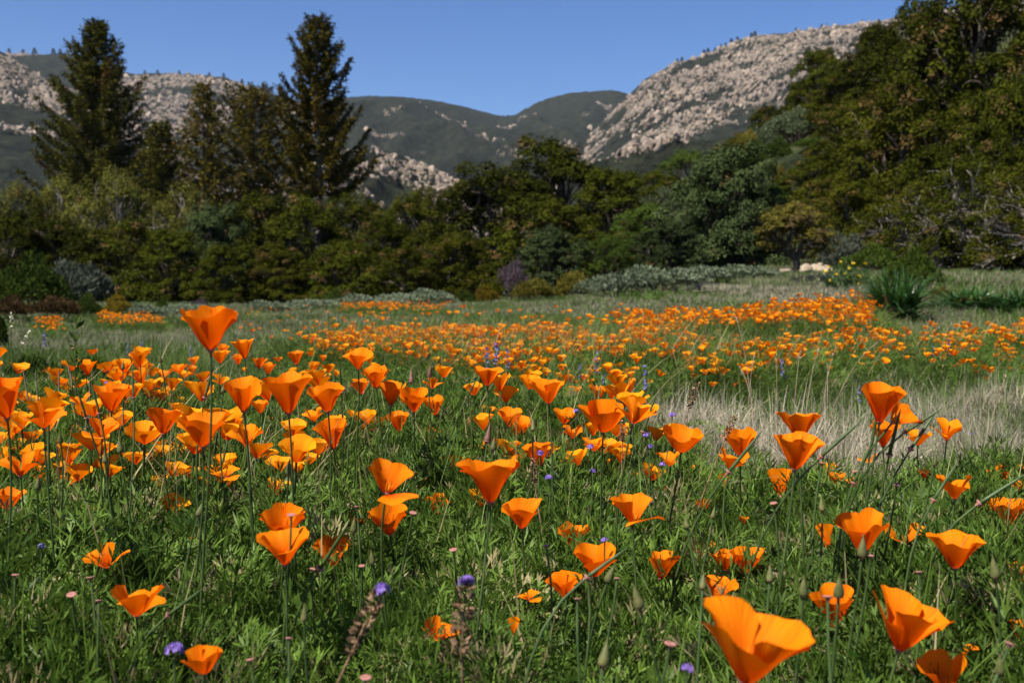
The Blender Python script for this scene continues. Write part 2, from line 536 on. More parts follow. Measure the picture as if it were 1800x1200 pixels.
def rk_right(a, v, x, s, sd):
    n = fbm(x / 95, s / 60, sd + 50, 4)
    low = 0.50 + 0.22 * (fbm(x / 180, s / 300, sd + 60, 3) - 0.5) - 0.00020 * (a - 1150)
    top = 1 - sstep(low, low + 0.05, v)
    band = sstep(low + 0.14, low + 0.18, v) * (1 - sstep(low + 0.24, low + 0.30, v))
    t = (s + 0.35 * x) / 230 + 2.4 * fbm(x / 200, s / 200, sd + 70, 4)          # brushy ledges running up to the right
    ledge = sstep(0.05, 0.16, np.abs((t % 1.0) - 0.5)) + 0.6 * sstep(0.5, 0.6, fbm(x / 90, s / 90, sd + 75, 2))
    return np.clip((top * sstep(0.31, 0.44, n) * np.clip(ledge, 0.0, 1) + band * sstep(0.48, 0.56, n)), 0, 1)


def rk_low(a, v, x, s, sd):
    n = fbm(x / 40, s / 40, sd + 50, 4)
    return (1 - sstep(0.45, 0.75, v)) * sstep(0.30, 0.42, n)


def rk_crag(a, v, x, s, sd):
    return sstep(1060, 1085, a) * (1 - sstep(1178, 1190, a)) * (1 - sstep(0.08, 0.14, v))


mountain("mid", "mountain_middle", [(480, 190), (560, 180), (650, 172), (720, 175), (780, 183), (830, 195), (880, 207), (905, 205), (950, 180), (1000, 167),
         (1070, 163), (1105, 172), (1200, 200), (1300, 225)], 3600, 2000, 420, 150, rk_mid, 15, 101, "dark brush-covered ridge with a saddle against the sky", 0.17, 0.8, 500)
mountain("left", "mountain_left", [(-260, 66), (-100, 90), (60, 103), (130, 100), (180, 118), (240, 135), (300, 133), (400, 140), (450, 160), (520, 178), (600, 205),
         (760, 270)], 2900, 1400, 400, 170, rk_left, 13, 202, "grey boulder-strewn mountain behind the conifers", 0.10, 0.9, 1700)
mountain("spur", "mountain_spur", [(-300, -10), (-100, 60), (0, 90), (50, 118), (100, 150), (160, 172), (240, 215), (330, 280), (420, 350)], 1700, 800, 260, 170,
         rk_spur, 10, 303, "pale rocky spur falling from the left above dark brush", 0.06, 1.1, 800)
mountain("right", "mountain_right", [(930, 380), (985, 310), (1060, 215), (1105, 170), (1130, 145), (1180, 118), (1230, 105), (1300, 75), (1340, 68), (1400, 62), (1450, 55),
         (1500, 50), (1600, 35), (1760, 0), (1900, -30)], 2300, 1150, 520, 250, rk_right, 11.5, 404, "tall pale sandstone mountain above the wooded hillside", 0.07, 1.0, 3000)
mountain("low", "rocky_hill", [(460, 345), (560, 302), (620, 270), (660, 266), (700, 273), (740, 290), (790, 318), (860, 350), (950, 410)], 900, 330, 170, 80,
         rk_low, 7, 505, "low pink boulder hill behind the trees in the valley", 0.10, 1.1, 500)
mountain("crag", "rock_outcrop_hill", [(980, 310), (1060, 283), (1100, 268), (1140, 258), (1175, 238), (1200, 255), (1300, 240), (1500, 220)], 620, 200, 150, 60,
         rk_crag, 6, 606, "small pale crag below the tall sandstone mountain", 0.05, 1.0, 60)


# ---------------------------------------------------------------- tree builders
def crown_leaves(r, lobes, clumps, per, size, aspect=0.5, up=0.35, dead=0.03, clump_r=(0.10, 0.17), low=-0.35, droop=0.0):
    Ps, Ds, Ns, T, DE = [], [], [], [], []
    for c, rad in lobes:
        c = np.asarray(c, float)
        d = rand_dirs(r, clumps * 2)
        d = d[d[:, 2] > low][:clumps]
        cc = c + d * rad * r.uniform(0.62, 1.0, (len(d), 1))
        lobe_t = r.uniform(-0.12, 0.12)
        for q, dd in zip(cc, d):
            cr = r.uniform(*clump_r)
            n = int(per * r.uniform(0.6, 1.3))
            e = rand_dirs(r, n)
            e[:, 2] = np.abs(e[:, 2]) * 1.25 - 0.38
            p = q + e * cr * r.uniform(0.45, 1.05, (n, 1)) * np.array([1.0, 1.0, 1.0])
            nrm = e * 0.75 + dd * 0.45 + np.array([0, 0, up]) + r.normal(size=(n, 3)) * 0.30
            nrm /= np.linalg.norm(nrm, axis=1)[:, None]
            D = r.normal(size=(n, 3)) - np.array([0, 0, droop])
            D -= nrm * (D * nrm).sum(1)[:, None] * 0.85
            Ps.append(p); Ns.append(nrm); Ds.append(D)
            isdead = r.random() < dead
            T.append(np.clip(r.normal(0.42 + lobe_t + r.uniform(-0.14, 0.14), 0.2, n), 0, 1))
            DE.append(np.full(n, 0.8 if isdead else 0.0) * r.uniform(0.3, 1, n))
    P, D, N = map(np.concatenate, (Ps, Ds, Ns))
    n = len(P)
    L = size * r.uniform(0.6, 1.35, n)
    V, F = leaf_quads(P, D, N, L, L * aspect)
    return V, F, {"tint": np.repeat(np.concatenate(T), 4), "dead": np.repeat(np.concatenate(DE), 4)}


def limb(r, a, b, r0, r1, n=6, wob=0.06):
    t = np.linspace(0, 1, n)[:, None]
    a, b = np.asarray(a, float), np.asarray(b, float)
    p = a * (1 - t) + b * t
    p = p + np.sin(t * math.pi) * (r.normal(size=3) * wob * np.linalg.norm(b - a) + np.array([0, 0, -0.06 * np.linalg.norm(b - a)]))
    p[1:-1] += r.normal(size=(n - 2, 3)) * 0.03 * np.linalg.norm(b - a)
    return tube(p, np.linspace(r0, r1, n), 6)


def broadleaf(seed, mat, n_lobes=13, clumps=24, per=72, size=0.040, aspect=0.6, skirt=7, spread=0.66, zlow=0.16, zhigh=1.5, dead=0.03,
              trunk_mat="bark", twigs=0, lobe_r=(0.28, 0.46), up=0.35, clump_r=(0.085, 0.15), droop=0.0, name="tree", top=1.0):
    """a crown 2 units tall and about 2 across over a branching trunk; returns (trunk mesh, crown mesh)"""
    r = np.random.default_rng(seed)
    lobes = []
    for i in range(n_lobes):
        z = zlow + (zhigh - zlow) * ((i + 0.5) / n_lobes) ** 0.9
        ang = i * 2.4 + r.uniform(-0.5, 0.5)
        rad = spread * (1.0 - 0.62 * max(0, (z - 0.55) / 1.1) ** 1.6 * top) * r.uniform(0.62, 1.12)
        lobes.append(((math.cos(ang) * rad, math.sin(ang) * rad, z), r.uniform(*lobe_r) * (1 - 0.18 * z / 1.5)))
    lobes.append(((r.uniform(-.1, .1), r.uniform(-.1, .1), zhigh * 0.98), lobe_r[0] * 1.05))
    for i in range(skirt):
        ang = i * 6.283 / skirt + r.uniform(-0.3, 0.3)
        q = spread * r.uniform(0.75, 1.05)
        lobes.append(((math.cos(ang) * q, math.sin(ang) * q, r.uniform(0.10, 0.30)), r.uniform(0.24, 0.34)))
    V, F, A = crown_leaves(r, lobes, clumps, int(per * 1.1), size, aspect, up, dead, clump_r, droop=droop)
    crown = mesh_np(name + "_crown", V, F, M[mat], A)
    parts = [limb(r, (0, 0, -0.08), (0.03, 0.02, 0.5), 0.085, 0.06, 7)]
    for c, rad in lobes:
        base = np.array([0.03, 0.02, 0.42]) * r.uniform(0.8, 1.15)
        c = np.array(c)
        parts.append(limb(r, base, c, 0.036, 0.012, 7))
        for _ in range(4 + twigs):
            e = rand_dirs(r, 1)[0]; e[2] = abs(e[2]) * 0.8 if twigs == 0 else e[2] * 0.9
            parts.append(limb(r, base + (c - base) * r.uniform(0.5, 1), c + e * rad * r.uniform(0.6, 1.05 if twigs == 0 else 1.3), 0.011, 0.004, 5, 0.12))
    tv, tf = join(parts)
    return mesh_np(name + "_trunk", tv, tf, M[trunk_mat], smooth=True), crown


def conifer(seed, H, half, mat, start=0.12, density=1.0, upturn=0.55, power=0.8, gap=0.0, leaf=0.22, plume=11, bushy=1.0, trunk_mat="bark", jag=0.35, name="conifer"):
    r = np.random.default_rng(seed)
    parts = [tube([(0, 0, -0.3), (0.05, 0, H * 0.3), (0.0, 0.05, H * 0.7), (0, 0, H * 0.985)], [H * 0.019, H * 0.014, H * 0.007, 0.03], 8)]
    Ps, Ds, Ns, T, DE = [], [], [], [], []
    nb = int(120 * density)
    for i in range(nb):
        f = start + (1 - start) * (i + r.random()) / nb
        z = H * f
        if gap and r.random() < gap:
            continue
        L = half * ((1 - f) / (1 - start)) ** power * r.uniform(1 - jag, 1.12) + 0.35
        az = i * 2.399 + r.uniform(-0.3, 0.3)
        el = R(-12 + 42 * f) + r.uniform(-0.12, 0.12)
        hd = np.array([math.cos(az), math.sin(az), 0])
        t = np.linspace(0, 1, 7)
        pts = np.array([0, 0, z]) + np.outer(t * L, hd) * math.cos(el)
        pts[:, 2] += L * (math.sin(el) * t - 0.10 * np.sin(t * math.pi) + upturn * 0.5 * t ** 3)
        parts.append(tube(pts, np.linspace(0.02 + 0.012 * L, 0.008, 7), 4))
        side = np.cross(hd, [0, 0, 1])
        nt_ = int(6 + L * plume)
        b_t = r.uniform(-0.2, 0.2)
        rusty = r.random() < 0.10
        for j in range(nt_):
            tt = 0.16 + 0.86 * (j + r.random()) / nt_
            q = np.array([np.interp(tt, t, pts[:, k]) for k in range(3)])
            sgn = 1 if j % 2 else -1
            tw = (0.10 * L * (1.05 - tt) + 0.34) * r.uniform(0.5, 1.2) * bushy
            dirv = side * sgn * r.uniform(0.2, 0.9) + hd * r.uniform(0.3, 0.9) + np.array([0, 0, r.uniform(-0.5, 0.6)])
            dirv /= np.linalg.norm(dirv)
            m = 7
            k = r.random((m, 1))
            p = q + dirv * tw * k + r.normal(size=(m, 3)) * 0.05
            D = dirv * 0.8 + r.normal(size=(m, 3)) * 0.55 + np.array([0, 0, 0.12])
            Ps.append(p); Ds.append(D); Ns.append(r.normal(size=(m, 3)) * 0.6 + np.array([0, 0, 0.8]) + hd * 0.3)
            T.append(np.clip(r.normal(0.45 + b_t, 0.2, m), 0, 1)); DE.append(np.full(m, (0.7 if rusty else 0.0)) * r.random(m))
    P, D, N = map(np.concatenate, (Ps, Ds, Ns))
    n = len(P)
    Ls = leaf * r.uniform(0.6, 1.4, n)
    V, F = leaf_quads(P, D, N, Ls, Ls * 0.42)
    crown = mesh_np(name + "_crown", V, F, M[mat], {"tint": np.repeat(np.concatenate(T), 4), "dead": np.repeat(np.concatenate(DE), 4)})
    tv, tf = join(parts)
    return mesh_np(name + "_trunk", tv, tf, M[trunk_mat], smooth=True), crown


def plant_tree(name, meshes, px, top_py, half_px, dist, label, cat="tree", group=None, spin=None, zscale=None, sink=0.0, dx=0.0):
    """put a 2-unit-tall tree on the ground where its axis is seen at px, so that its top reaches top_py"""
    p = at(px, 500, dist)
    x, y = p.x, p.y
    zg = gz(x, y) - sink
    H = at(px, top_py, dist).z - zg
    hw = half_px / FPX * dist
    hw = min(max(hw * 1.12, H * 0.32), H * 0.68)
    root = bpy.data.objects.new(name, None); col.objects.link(root)
    root.location = (x, y, zg)
    root.scale = (hw, hw, H / 2.0)
    root.rotation_euler = (0, 0, random.uniform(0, 6.28) if spin is None else spin)
    link("trunk", meshes[0], root); link("crown", meshes[1], root)
    tag(root, label, cat, group)
    return root


OAK = [broadleaf(11, "oak", 13, name="oak_tree"), broadleaf(12, "oak", 15, 22, 72, name="oak_tree", spread=0.68), broadleaf(13, "oak", 11, 28, 70, name="oak_tree", dead=0.06),
       broadleaf(14, "oak", 14, 24, 70, name="oak_tree", spread=0.55, zhigh=1.6), broadleaf(15, "oak", 16, 20, 70, name="oak_tree", dead=0.08)]
WARM = [broadleaf(21, "warm_oak", 13, 24, 70, dead=0.05, name="warm_oak"), broadleaf(22, "warm_oak", 15, 22, 70, dead=0.07, name="warm_oak", spread=0.66)]
BRIGHT = [broadleaf(31, "bright", 12, 24, 66, name="bright_tree"), broadleaf(32, "bright", 14, 22, 66, name="bright_tree")]
GREY = [broadleaf(41, "grey", 14, 26, 70, size=0.045, name="grey_tree"), broadleaf(42, "grey", 12, 24, 70, size=0.05, name="grey_tree")]
WILLOW = [broadleaf(51, "willow", 13, 20, 40, size=0.055, aspect=0.35, trunk_mat="pale_bark", twigs=5, name="willow", droop=0.4, clump_r=(0.09, 0.2), dead=0.03),
          broadleaf(52, "willow", 12, 18, 42, size=0.055, aspect=0.35, trunk_mat="pale_bark", twigs=5, name="willow", clump_r=(0.09, 0.2), dead=0.06)]
TWIGGY = [broadleaf(61, "warm_oak", 15, 18, 48, trunk_mat="pale_bark", twigs=10, name="twiggy_oak", dead=0.05),
          broadleaf(62, "oak", 15, 18, 50, trunk_mat="pale_bark", twigs=9, name="twiggy_oak", dead=0.05)]
OLIVE = broadleaf(71, "olive", 12, 22, 46, size=0.05, zlow=0.65, zhigh=1.6, twigs=4, skirt=0, name="olive_tree", dead=0.14, lobe_r=(0.26, 0.40), spread=0.66)

TG = "trees along the meadow edge"
HG = "trees on the wooded hillside"
# conifers, built in metres
for px, top, hp, dist, kw, lab in [
    (178, 48, 165, 85, dict(seed=81, mat="conifer_green", start=0.10, density=1.9, power=0.78, upturn=0.35, jag=0.45, plume=19), "tall dense dark conifer at the left, in front of the rocky spur"),
    (562, 42, 88, 85, dict(seed=82, mat="conifer", start=0.36, density=0.80, power=0.60, upturn=0.80, jag=0.42, gap=0.0, plume=36, bushy=1.05, trunk_mat="pale_bark"), "tallest open conifer with upswept branches and bare lower trunk"),
    (362, 152, 90, 82, dict(seed=83, mat="conifer", start=0.10, density=1.0, power=0.85, upturn=0.3), "brownish conifer with a thin spire between the two tall conifers"),
    (448, 164, 120, 88, dict(seed=84, mat="conifer", start=0.10, density=1.3, power=0.45, upturn=0.4), "broad round-topped brownish conifer beside the tallest conifer"),
    (288, 222, 80, 78, dict(seed=85, mat="conifer_green", start=0.08, density=1.1, power=0.7, upturn=0.3), "short dark conifer between the dense conifer and the thin spire"),
]:
    p = at(px, 500, dist); zg = gz(p.x, p.y)
    H = at(px, top, dist).z - zg
    tm, cm = conifer(H=H, half=hp / FPX * dist, **kw)
    root = bpy.data.objects.new("conifer_tree", None); col.objects.link(root); root.location = (p.x, p.y, zg)
    link("trunk", tm, root); link("crown", cm, root)
    tag(root, lab, "tree", "conifers behind the meadow")

TREES = [
    # name, meshes, px, top_py, half_px, dist, label, group
    ("willow_tree", WILLOW[0], 20, 292, 85, 64, "yellow-green airy tree at the left edge below the rocky spur", TG),
    ("willow_tree", WILLOW[1], 110, 285, 80, 66, "pale yellowish airy tree just left of the dense conifer's foot", TG),
    ("willow_tree", WILLOW[0], 205, 262, 85, 62, "yellow-green airy tree with pale twigs in front of the dense dark conifer", TG),
    ("willow_tree", WILLOW[1], 325, 296, 80, 60, "yellow-green airy tree below the thin brownish spire", TG),
    ("oak_tree", OAK[0], 25, 352, 90, 50, "dark oak at the left edge above the low green shrub", TG),
    ("oak_tree", OAK[1], 118, 365, 90, 50, "dark oak above the grey shrub left of the yellow bush", TG),
    ("oak_tree", OAK[2], 225, 372, 92, 49, "dark oak directly above the small yellow bush", TG),
    ("grey_tree", GREY[0], 372, 335, 74, 52, "greyish loose tree among the dark oaks under the thin spire", TG),
    ("oak_tree", OAK[3], 300, 392, 84, 47, "dark oak with deep shade at its foot, above the tallest poppy's left", TG),
    ("oak_tree", OAK[4], 455, 318, 92, 54, "dark oak below the round-topped brownish conifer", TG),
    ("oak_tree", OAK[0], 545, 325, 82, 53, "dark oak hiding the foot of the tallest conifer", TG),
    ("oak_tree", OAK[1], 628, 318, 88, 55, "dark oak in front of the pink boulder hill", TG),
    ("warm_oak_tree", WARM[0], 735, 308, 72, 64, "warm green oak below the right end of the boulder hill", TG),
    ("oak_tree", OAK[2], 690, 372, 80, 50, "dark oak in the middle row left of the great oak", TG),
    ("oak_tree", OAK[3], 395, 422, 82, 44, "low dark oak above the tallest poppy", TG),
    ("warm_oak_tree", WARM[1], 500, 418, 86, 45, "low warm oak with brown patches, right of the tallest poppy", TG),
    ("oak_tree", OAK[4], 605, 410, 84, 45, "low dark oak behind the pale sage row", TG),
    ("oak_tree", OAK[2], 715, 425, 76, 46, "low dark oak behind the right end of the pale sage row", TG),
    ("warm_oak_tree", WARM[0], 800, 392, 80, 48, "warm oak left of the purple flowering shrub", TG),
    ("oak_tree", OAK[1], 868, 268, 138, 72, "left shoulder of the great oak mass under the saddle", TG),
    ("oak_tree", OAK[0], 985, 222, 142, 74, "great dark oak peaking under the middle ridge", TG),
    ("oak_tree", OAK[3], 1072, 285, 105, 70, "dark oak on the right shoulder of the great oak", TG),
    ("oak_tree", OAK[4], 955, 325, 150, 60, "dark oak in front of the great oak's trunk", TG),
    ("grey_tree", GREY[1], 968, 382, 70, 45, "round grey-green tree behind the purple flowering shrub", TG),
    ("bright_tree", BRIGHT[0], 1068, 398, 60, 47, "fresh green tree right of the round grey-green one", TG),
    ("bright_tree", BRIGHT[1], 1128, 345, 70, 58, "green tree left of the big grey-green tree", TG),
    ("grey_tree", GREY[0], 1275, 228, 108, 49, "big grey-green tree with dense crown left of the small olive tree", TG),
    ("grey_tree", GREY[1], 1180, 372, 66, 44, "grey-green tree at the left foot of the big grey-green tree", TG),
    # hillside
    ("oak_tree", OAK[1], 1525, 190, 80, 58, "dark oak in the middle of the right slope above the warm one", HG),
    ("oak_tree", OAK[3], 1650, 235, 90, 44, "dark oak behind the thin twiggy oaks", HG),
    ("oak_tree", OAK[0], 1760, 210, 95, 40, "dark oak behind the dead-branched oak near the right edge", HG),
    ("warm_oak_tree", WARM[1], 1440, 300, 66, 54, "warm oak just above the small olive tree's right side", HG),
    ("oak_tree", OAK[2], 1470, 120, 66, 80, "dark oak between the slender-topped oak and the tall corner oaks", HG),
    ("oak_tree", OAK[3], 1405, 140, 52, 104, "oak on the hillside crest right above the pale feathery brush", HG),
    ("bright_tree", BRIGHT[0], 1455, 205, 60, 82, "green tree on the slope right of the pale feathery brush", HG),
    ("oak_tree", OAK[2], 1500, 95, 70, 80, "dark oak on the slope right of the slender-topped oak", HG),
    ("oak_tree", OAK[4], 1545, 40, 80, 76, "dark oak below the sky notch at the upper right", HG),
    ("warm_oak_tree", WARM[0], 1640, 50, 100, 64, "warm oak behind the dead-patched oak", HG),
    ("bright_tree", BRIGHT[1], 1265, 268, 60, 80, "low green tree behind the big grey-green tree", HG),
    ("oak_tree", OAK[0], 1420, 270, 70, 60, "dark oak above the small olive tree", HG),
    ("oak_tree", OAK[2], 1148, 292, 60, 92, "small oak at the low end of the hillside under the crag", HG),
    ("bright_tree", BRIGHT[0], 1215, 252, 66, 100, "green tree on the hillside under the sandstone face's left", HG),
    ("warm_oak_tree", WARM[1], 1300, 226, 66, 104, "warm oak on the hillside crest under the sandstone face", HG),
    ("oak_tree", OAK[0], 1352, 178, 62, 108, "dark oak on the hillside crest left of the slender treetop", HG),
    ("bright_tree", BRIGHT[1], 1330, 250, 60, 84, "green shrubby tree on the hillside slope", HG),
    ("oak_tree", OAK[3], 1437, 78, 62, 86, "slender-topped oak against the sandstone mountain", HG),
    ("warm_oak_tree", WARM[0], 1490, 165, 88, 66, "warm oak right of the pale hillside brush", HG),
    ("oak_tree", OAK[1], 1590, -35, 105, 62, "tall oak reaching the top of the picture beside the mountain", HG),
    ("oak_tree", OAK[4], 1720, -90, 150, 58, "tallest oak with brown dead patches in the upper right corner", HG),
    ("warm_oak_tree", WARM[1], 1575, 110, 110, 52, "warm oak with brown dead leaves in the middle of the right slope", HG),
    ("oak_tree", OAK[2], 1700, 140, 115, 48, "dark oak in the thick of the right slope", HG),
    ("oak_tree", OAK[0], 1810, 60, 120, 44, "dark oak cut by the right edge", HG),
    ("warm_oak_tree", WARM[0], 1500, 300, 82, 46, "warm oak behind the small olive tree", HG),
    ("twiggy_oak_tree", TWIGGY[0], 1600, 300, 95, 38, "thin oak with grey bare twigs behind the big strap-leaved clump", HG),
    ("twiggy_oak_tree", TWIGGY[1], 1715, 260, 118, 33, "thin-leaved oak full of pale dead branches at the right", HG),
    ("twiggy_oak_tree", TWIGGY[0], 1815, 270, 100, 30, "thin oak with pale branches cut by the right edge above the poppies", HG),
    ("olive_tree", OLIVE, 1397, 346, 78, 38, "small olive-yellow tree with a visible trunk beside pale rocks", TG),
]
for nm, ms, px, top, hp, dist, lab, grp in TREES:
    plant_tree(nm, ms, px, top, hp, dist, lab, "tree", grp)

# tiny pines standing on the ridges
ORD = "first second third fourth fifth sixth seventh eighth ninth tenth eleventh twelfth thirteenth fourteenth fifteenth".split()
pine_me = []
for sd in (91, 92):
    r = np.random.default_rng(sd)
    n = 420
    z = r.random(n) ** 0.8
    rad = (1 - z) * 0.30 * r.uniform(0.5, 1.1, n) + 0.02
    an = r.uniform(0, 6.28, n)
    P = np.stack([np.cos(an) * rad, np.sin(an) * rad, 0.12 + z * 0.88], 1)
    D = np.stack([np.cos(an), np.sin(an), r.uniform(-0.2, 0.5, n)], 1)
    Vv, Ff = leaf_quads(P, D, rand_dirs(r, n), np.full(n, 0.16), np.full(n, 0.10))
    tv, tf = tube([(0, 0, -0.05), (0, 0, 0.9)], [0.025, 0.008], 5)
    Vv, Ff = join([(Vv, Ff), (tv, tf)])
    k = len(Vv) - len(tv)
    pine_me.append(mesh_np("ridge_pine", Vv, Ff, M["conifer_green"], {"tint": np.concatenate([np.repeat(r.uniform(0, .6, n), 4), np.zeros(len(tv))]), "dead": np.zeros(len(Vv))}))
for key, spots, lab in [
    ("left", [(28, 12), (52, 13), (72, 16), (104, 15), (116, 13), (128, 11), (262, 9), (284, 9), (322, 9), (374, 9), (399, 11), (431, 12), (444, 9), (462, 9)], "tiny dark pine on the grey boulder mountain's crest"),
    ("right", [(1187, 9), (1195, 11), (1233, 14), (1240, 13), (1252, 8), (1262, 9), (1270, 9), (1280, 12), (1291, 11), (1315, 11), (1321, 13), (1392, 8), (1436, 8), (1446, 9), (1507, 9)], "tiny dark pine on the sandstone mountain's crest"),
]:
    a, X, Y, Z = CREST[key]
    for i, (px, hpx) in enumerate(spots):
        x, y, z = np.interp(px, a, X), np.interp(px, a, Y), np.interp(px, a, Z)
        o = link("ridge_pine", pine_me[i % 2])
        s = hpx / FPX * y * 0.85
        o.location = (x, y, z - s * 0.22); o.scale = (s * 0.95, s * 0.95, s); o.rotation_euler = (0, 0, i * 1.7)
        tag(o, lab + ", %s from the left end" % ORD[i], "tree", "pines on the far ridges: " + key)


# ---------------------------------------------------------------- shrubs and clumps
def mound(seed, mat, n=5200, size=0.085, aspect=0.4, upright=0.5, lumps=16, stem_mat="bark", name="shrub"):
    """a loose mound about 2 across and 1 tall with woody stems: (stems mesh, foliage mesh)"""
    r = np.random.default_rng(seed)
    P, D, N, T = [], [], [], []
    parts = []
    for i in range(lumps):
        an, q = i * 2.4, math.sqrt((i + 0.5) / lumps) * 0.72
        c = np.array([math.cos(an) * q, math.sin(an) * q, 0.55 * (1 - q * q * 0.9) * r.uniform(0.65, 1.3) + 0.03])
        rad = r.uniform(0.22, 0.34)
        parts.append(limb(r, (c[0] * 0.1, c[1] * 0.1, -0.05), c, 0.018, 0.006, 5))
        m = n // lumps
        e = rand_dirs(r, m); e[:, 2] = np.abs(e[:, 2]) - 0.25
        p = c + e * rad * r.uniform(0.5, 1.08, (m, 1))
        p[:, 2] = np.abs(p[:, 2])
        P.append(p); D.append(e * 0.6 + np.array([0, 0, upright]) + r.normal(size=(m, 3)) * 0.4); N.append(e + r.normal(size=(m, 3)) * 0.5)
        T.append(np.clip(r.normal(0.45 + r.uniform(-.15, .15), 0.22, m), 0, 1))
    P, D, N = map(np.concatenate, (P, D, N))
    L = size * r.uniform(0.6, 1.4, len(P))
    V, F = leaf_quads(P, D, N, L, L * aspect)
    fol = mesh_np(name + "_foliage", V, F, M[mat], {"tint": np.repeat(np.concatenate(T), 4), "dead": np.zeros(len(V))})
    tv, tf = join(parts)
    return mesh_np(name + "_stems", tv, tf, M[stem_mat], smooth=True), fol


def plant_shrub(name, ms, px, top_py, half_px, dist, label, group="shrubs along the meadow edge", cat="shrub", sy=1.0):
    p = at(px, 500, dist)
    zg = gz(p.x, p.y)
    H = max(at(px, top_py, dist).z - zg, 0.25)
    hw = half_px / FPX * dist * (1.3 if 'sage' in name else 1.0)
    root = bpy.data.objects.new(name, None); col.objects.link(root)
    root.location = (p.x, p.y, zg - 0.02); root.scale = (hw, hw * sy, H); root.rotation_euler = (0, 0, random.uniform(-0.4, 0.4))
    link("stem", ms[0], root); link("foliage", ms[1], root)
    tag(root, label, cat, group)
    return root


SAGE = [mound(111, "sage", 4600, 0.10, 0.3, 0.8, name="sage"), mound(112, "sage", 4200, 0.11, 0.28, 1.0, name="sage")]
GSH = mound(113, "grey_shrub", name="grey_shrub")
MAUVE = mound(114, "mauve_shrub", name="mauve_shrub")
BROWN = [mound(115, "brown_shrub", 4600, 0.10, 0.25, 0.7, name="brown_shrub"), mound(116, "brown_shrub", 4600, 0.10, 0.25, 0.9, name="brown_shrub")]
YEL = mound(117, "yellow_shrub", 4200, 0.10, 0.35, 0.7, name="yellow_shrub")
GRN = [mound(118, "bright", 5600, 0.075, name="green_shrub"), mound(119, "bright", 5000, 0.085, name="green_shrub")]
OLV = mound(120, "olive", 4600, 0.08, name="olive_shrub")
RED = mound(121, "redbud", 1500, 0.075, 0.45, 1.2, name="redbud")
HERB = mound(122, "herb", 3200, 0.10, 0.4, 0.9, name="leafy_herb")
PALE = mound(123, "pale_brush", 5200, 0.07, 0.35, 0.6, name="hill_brush")

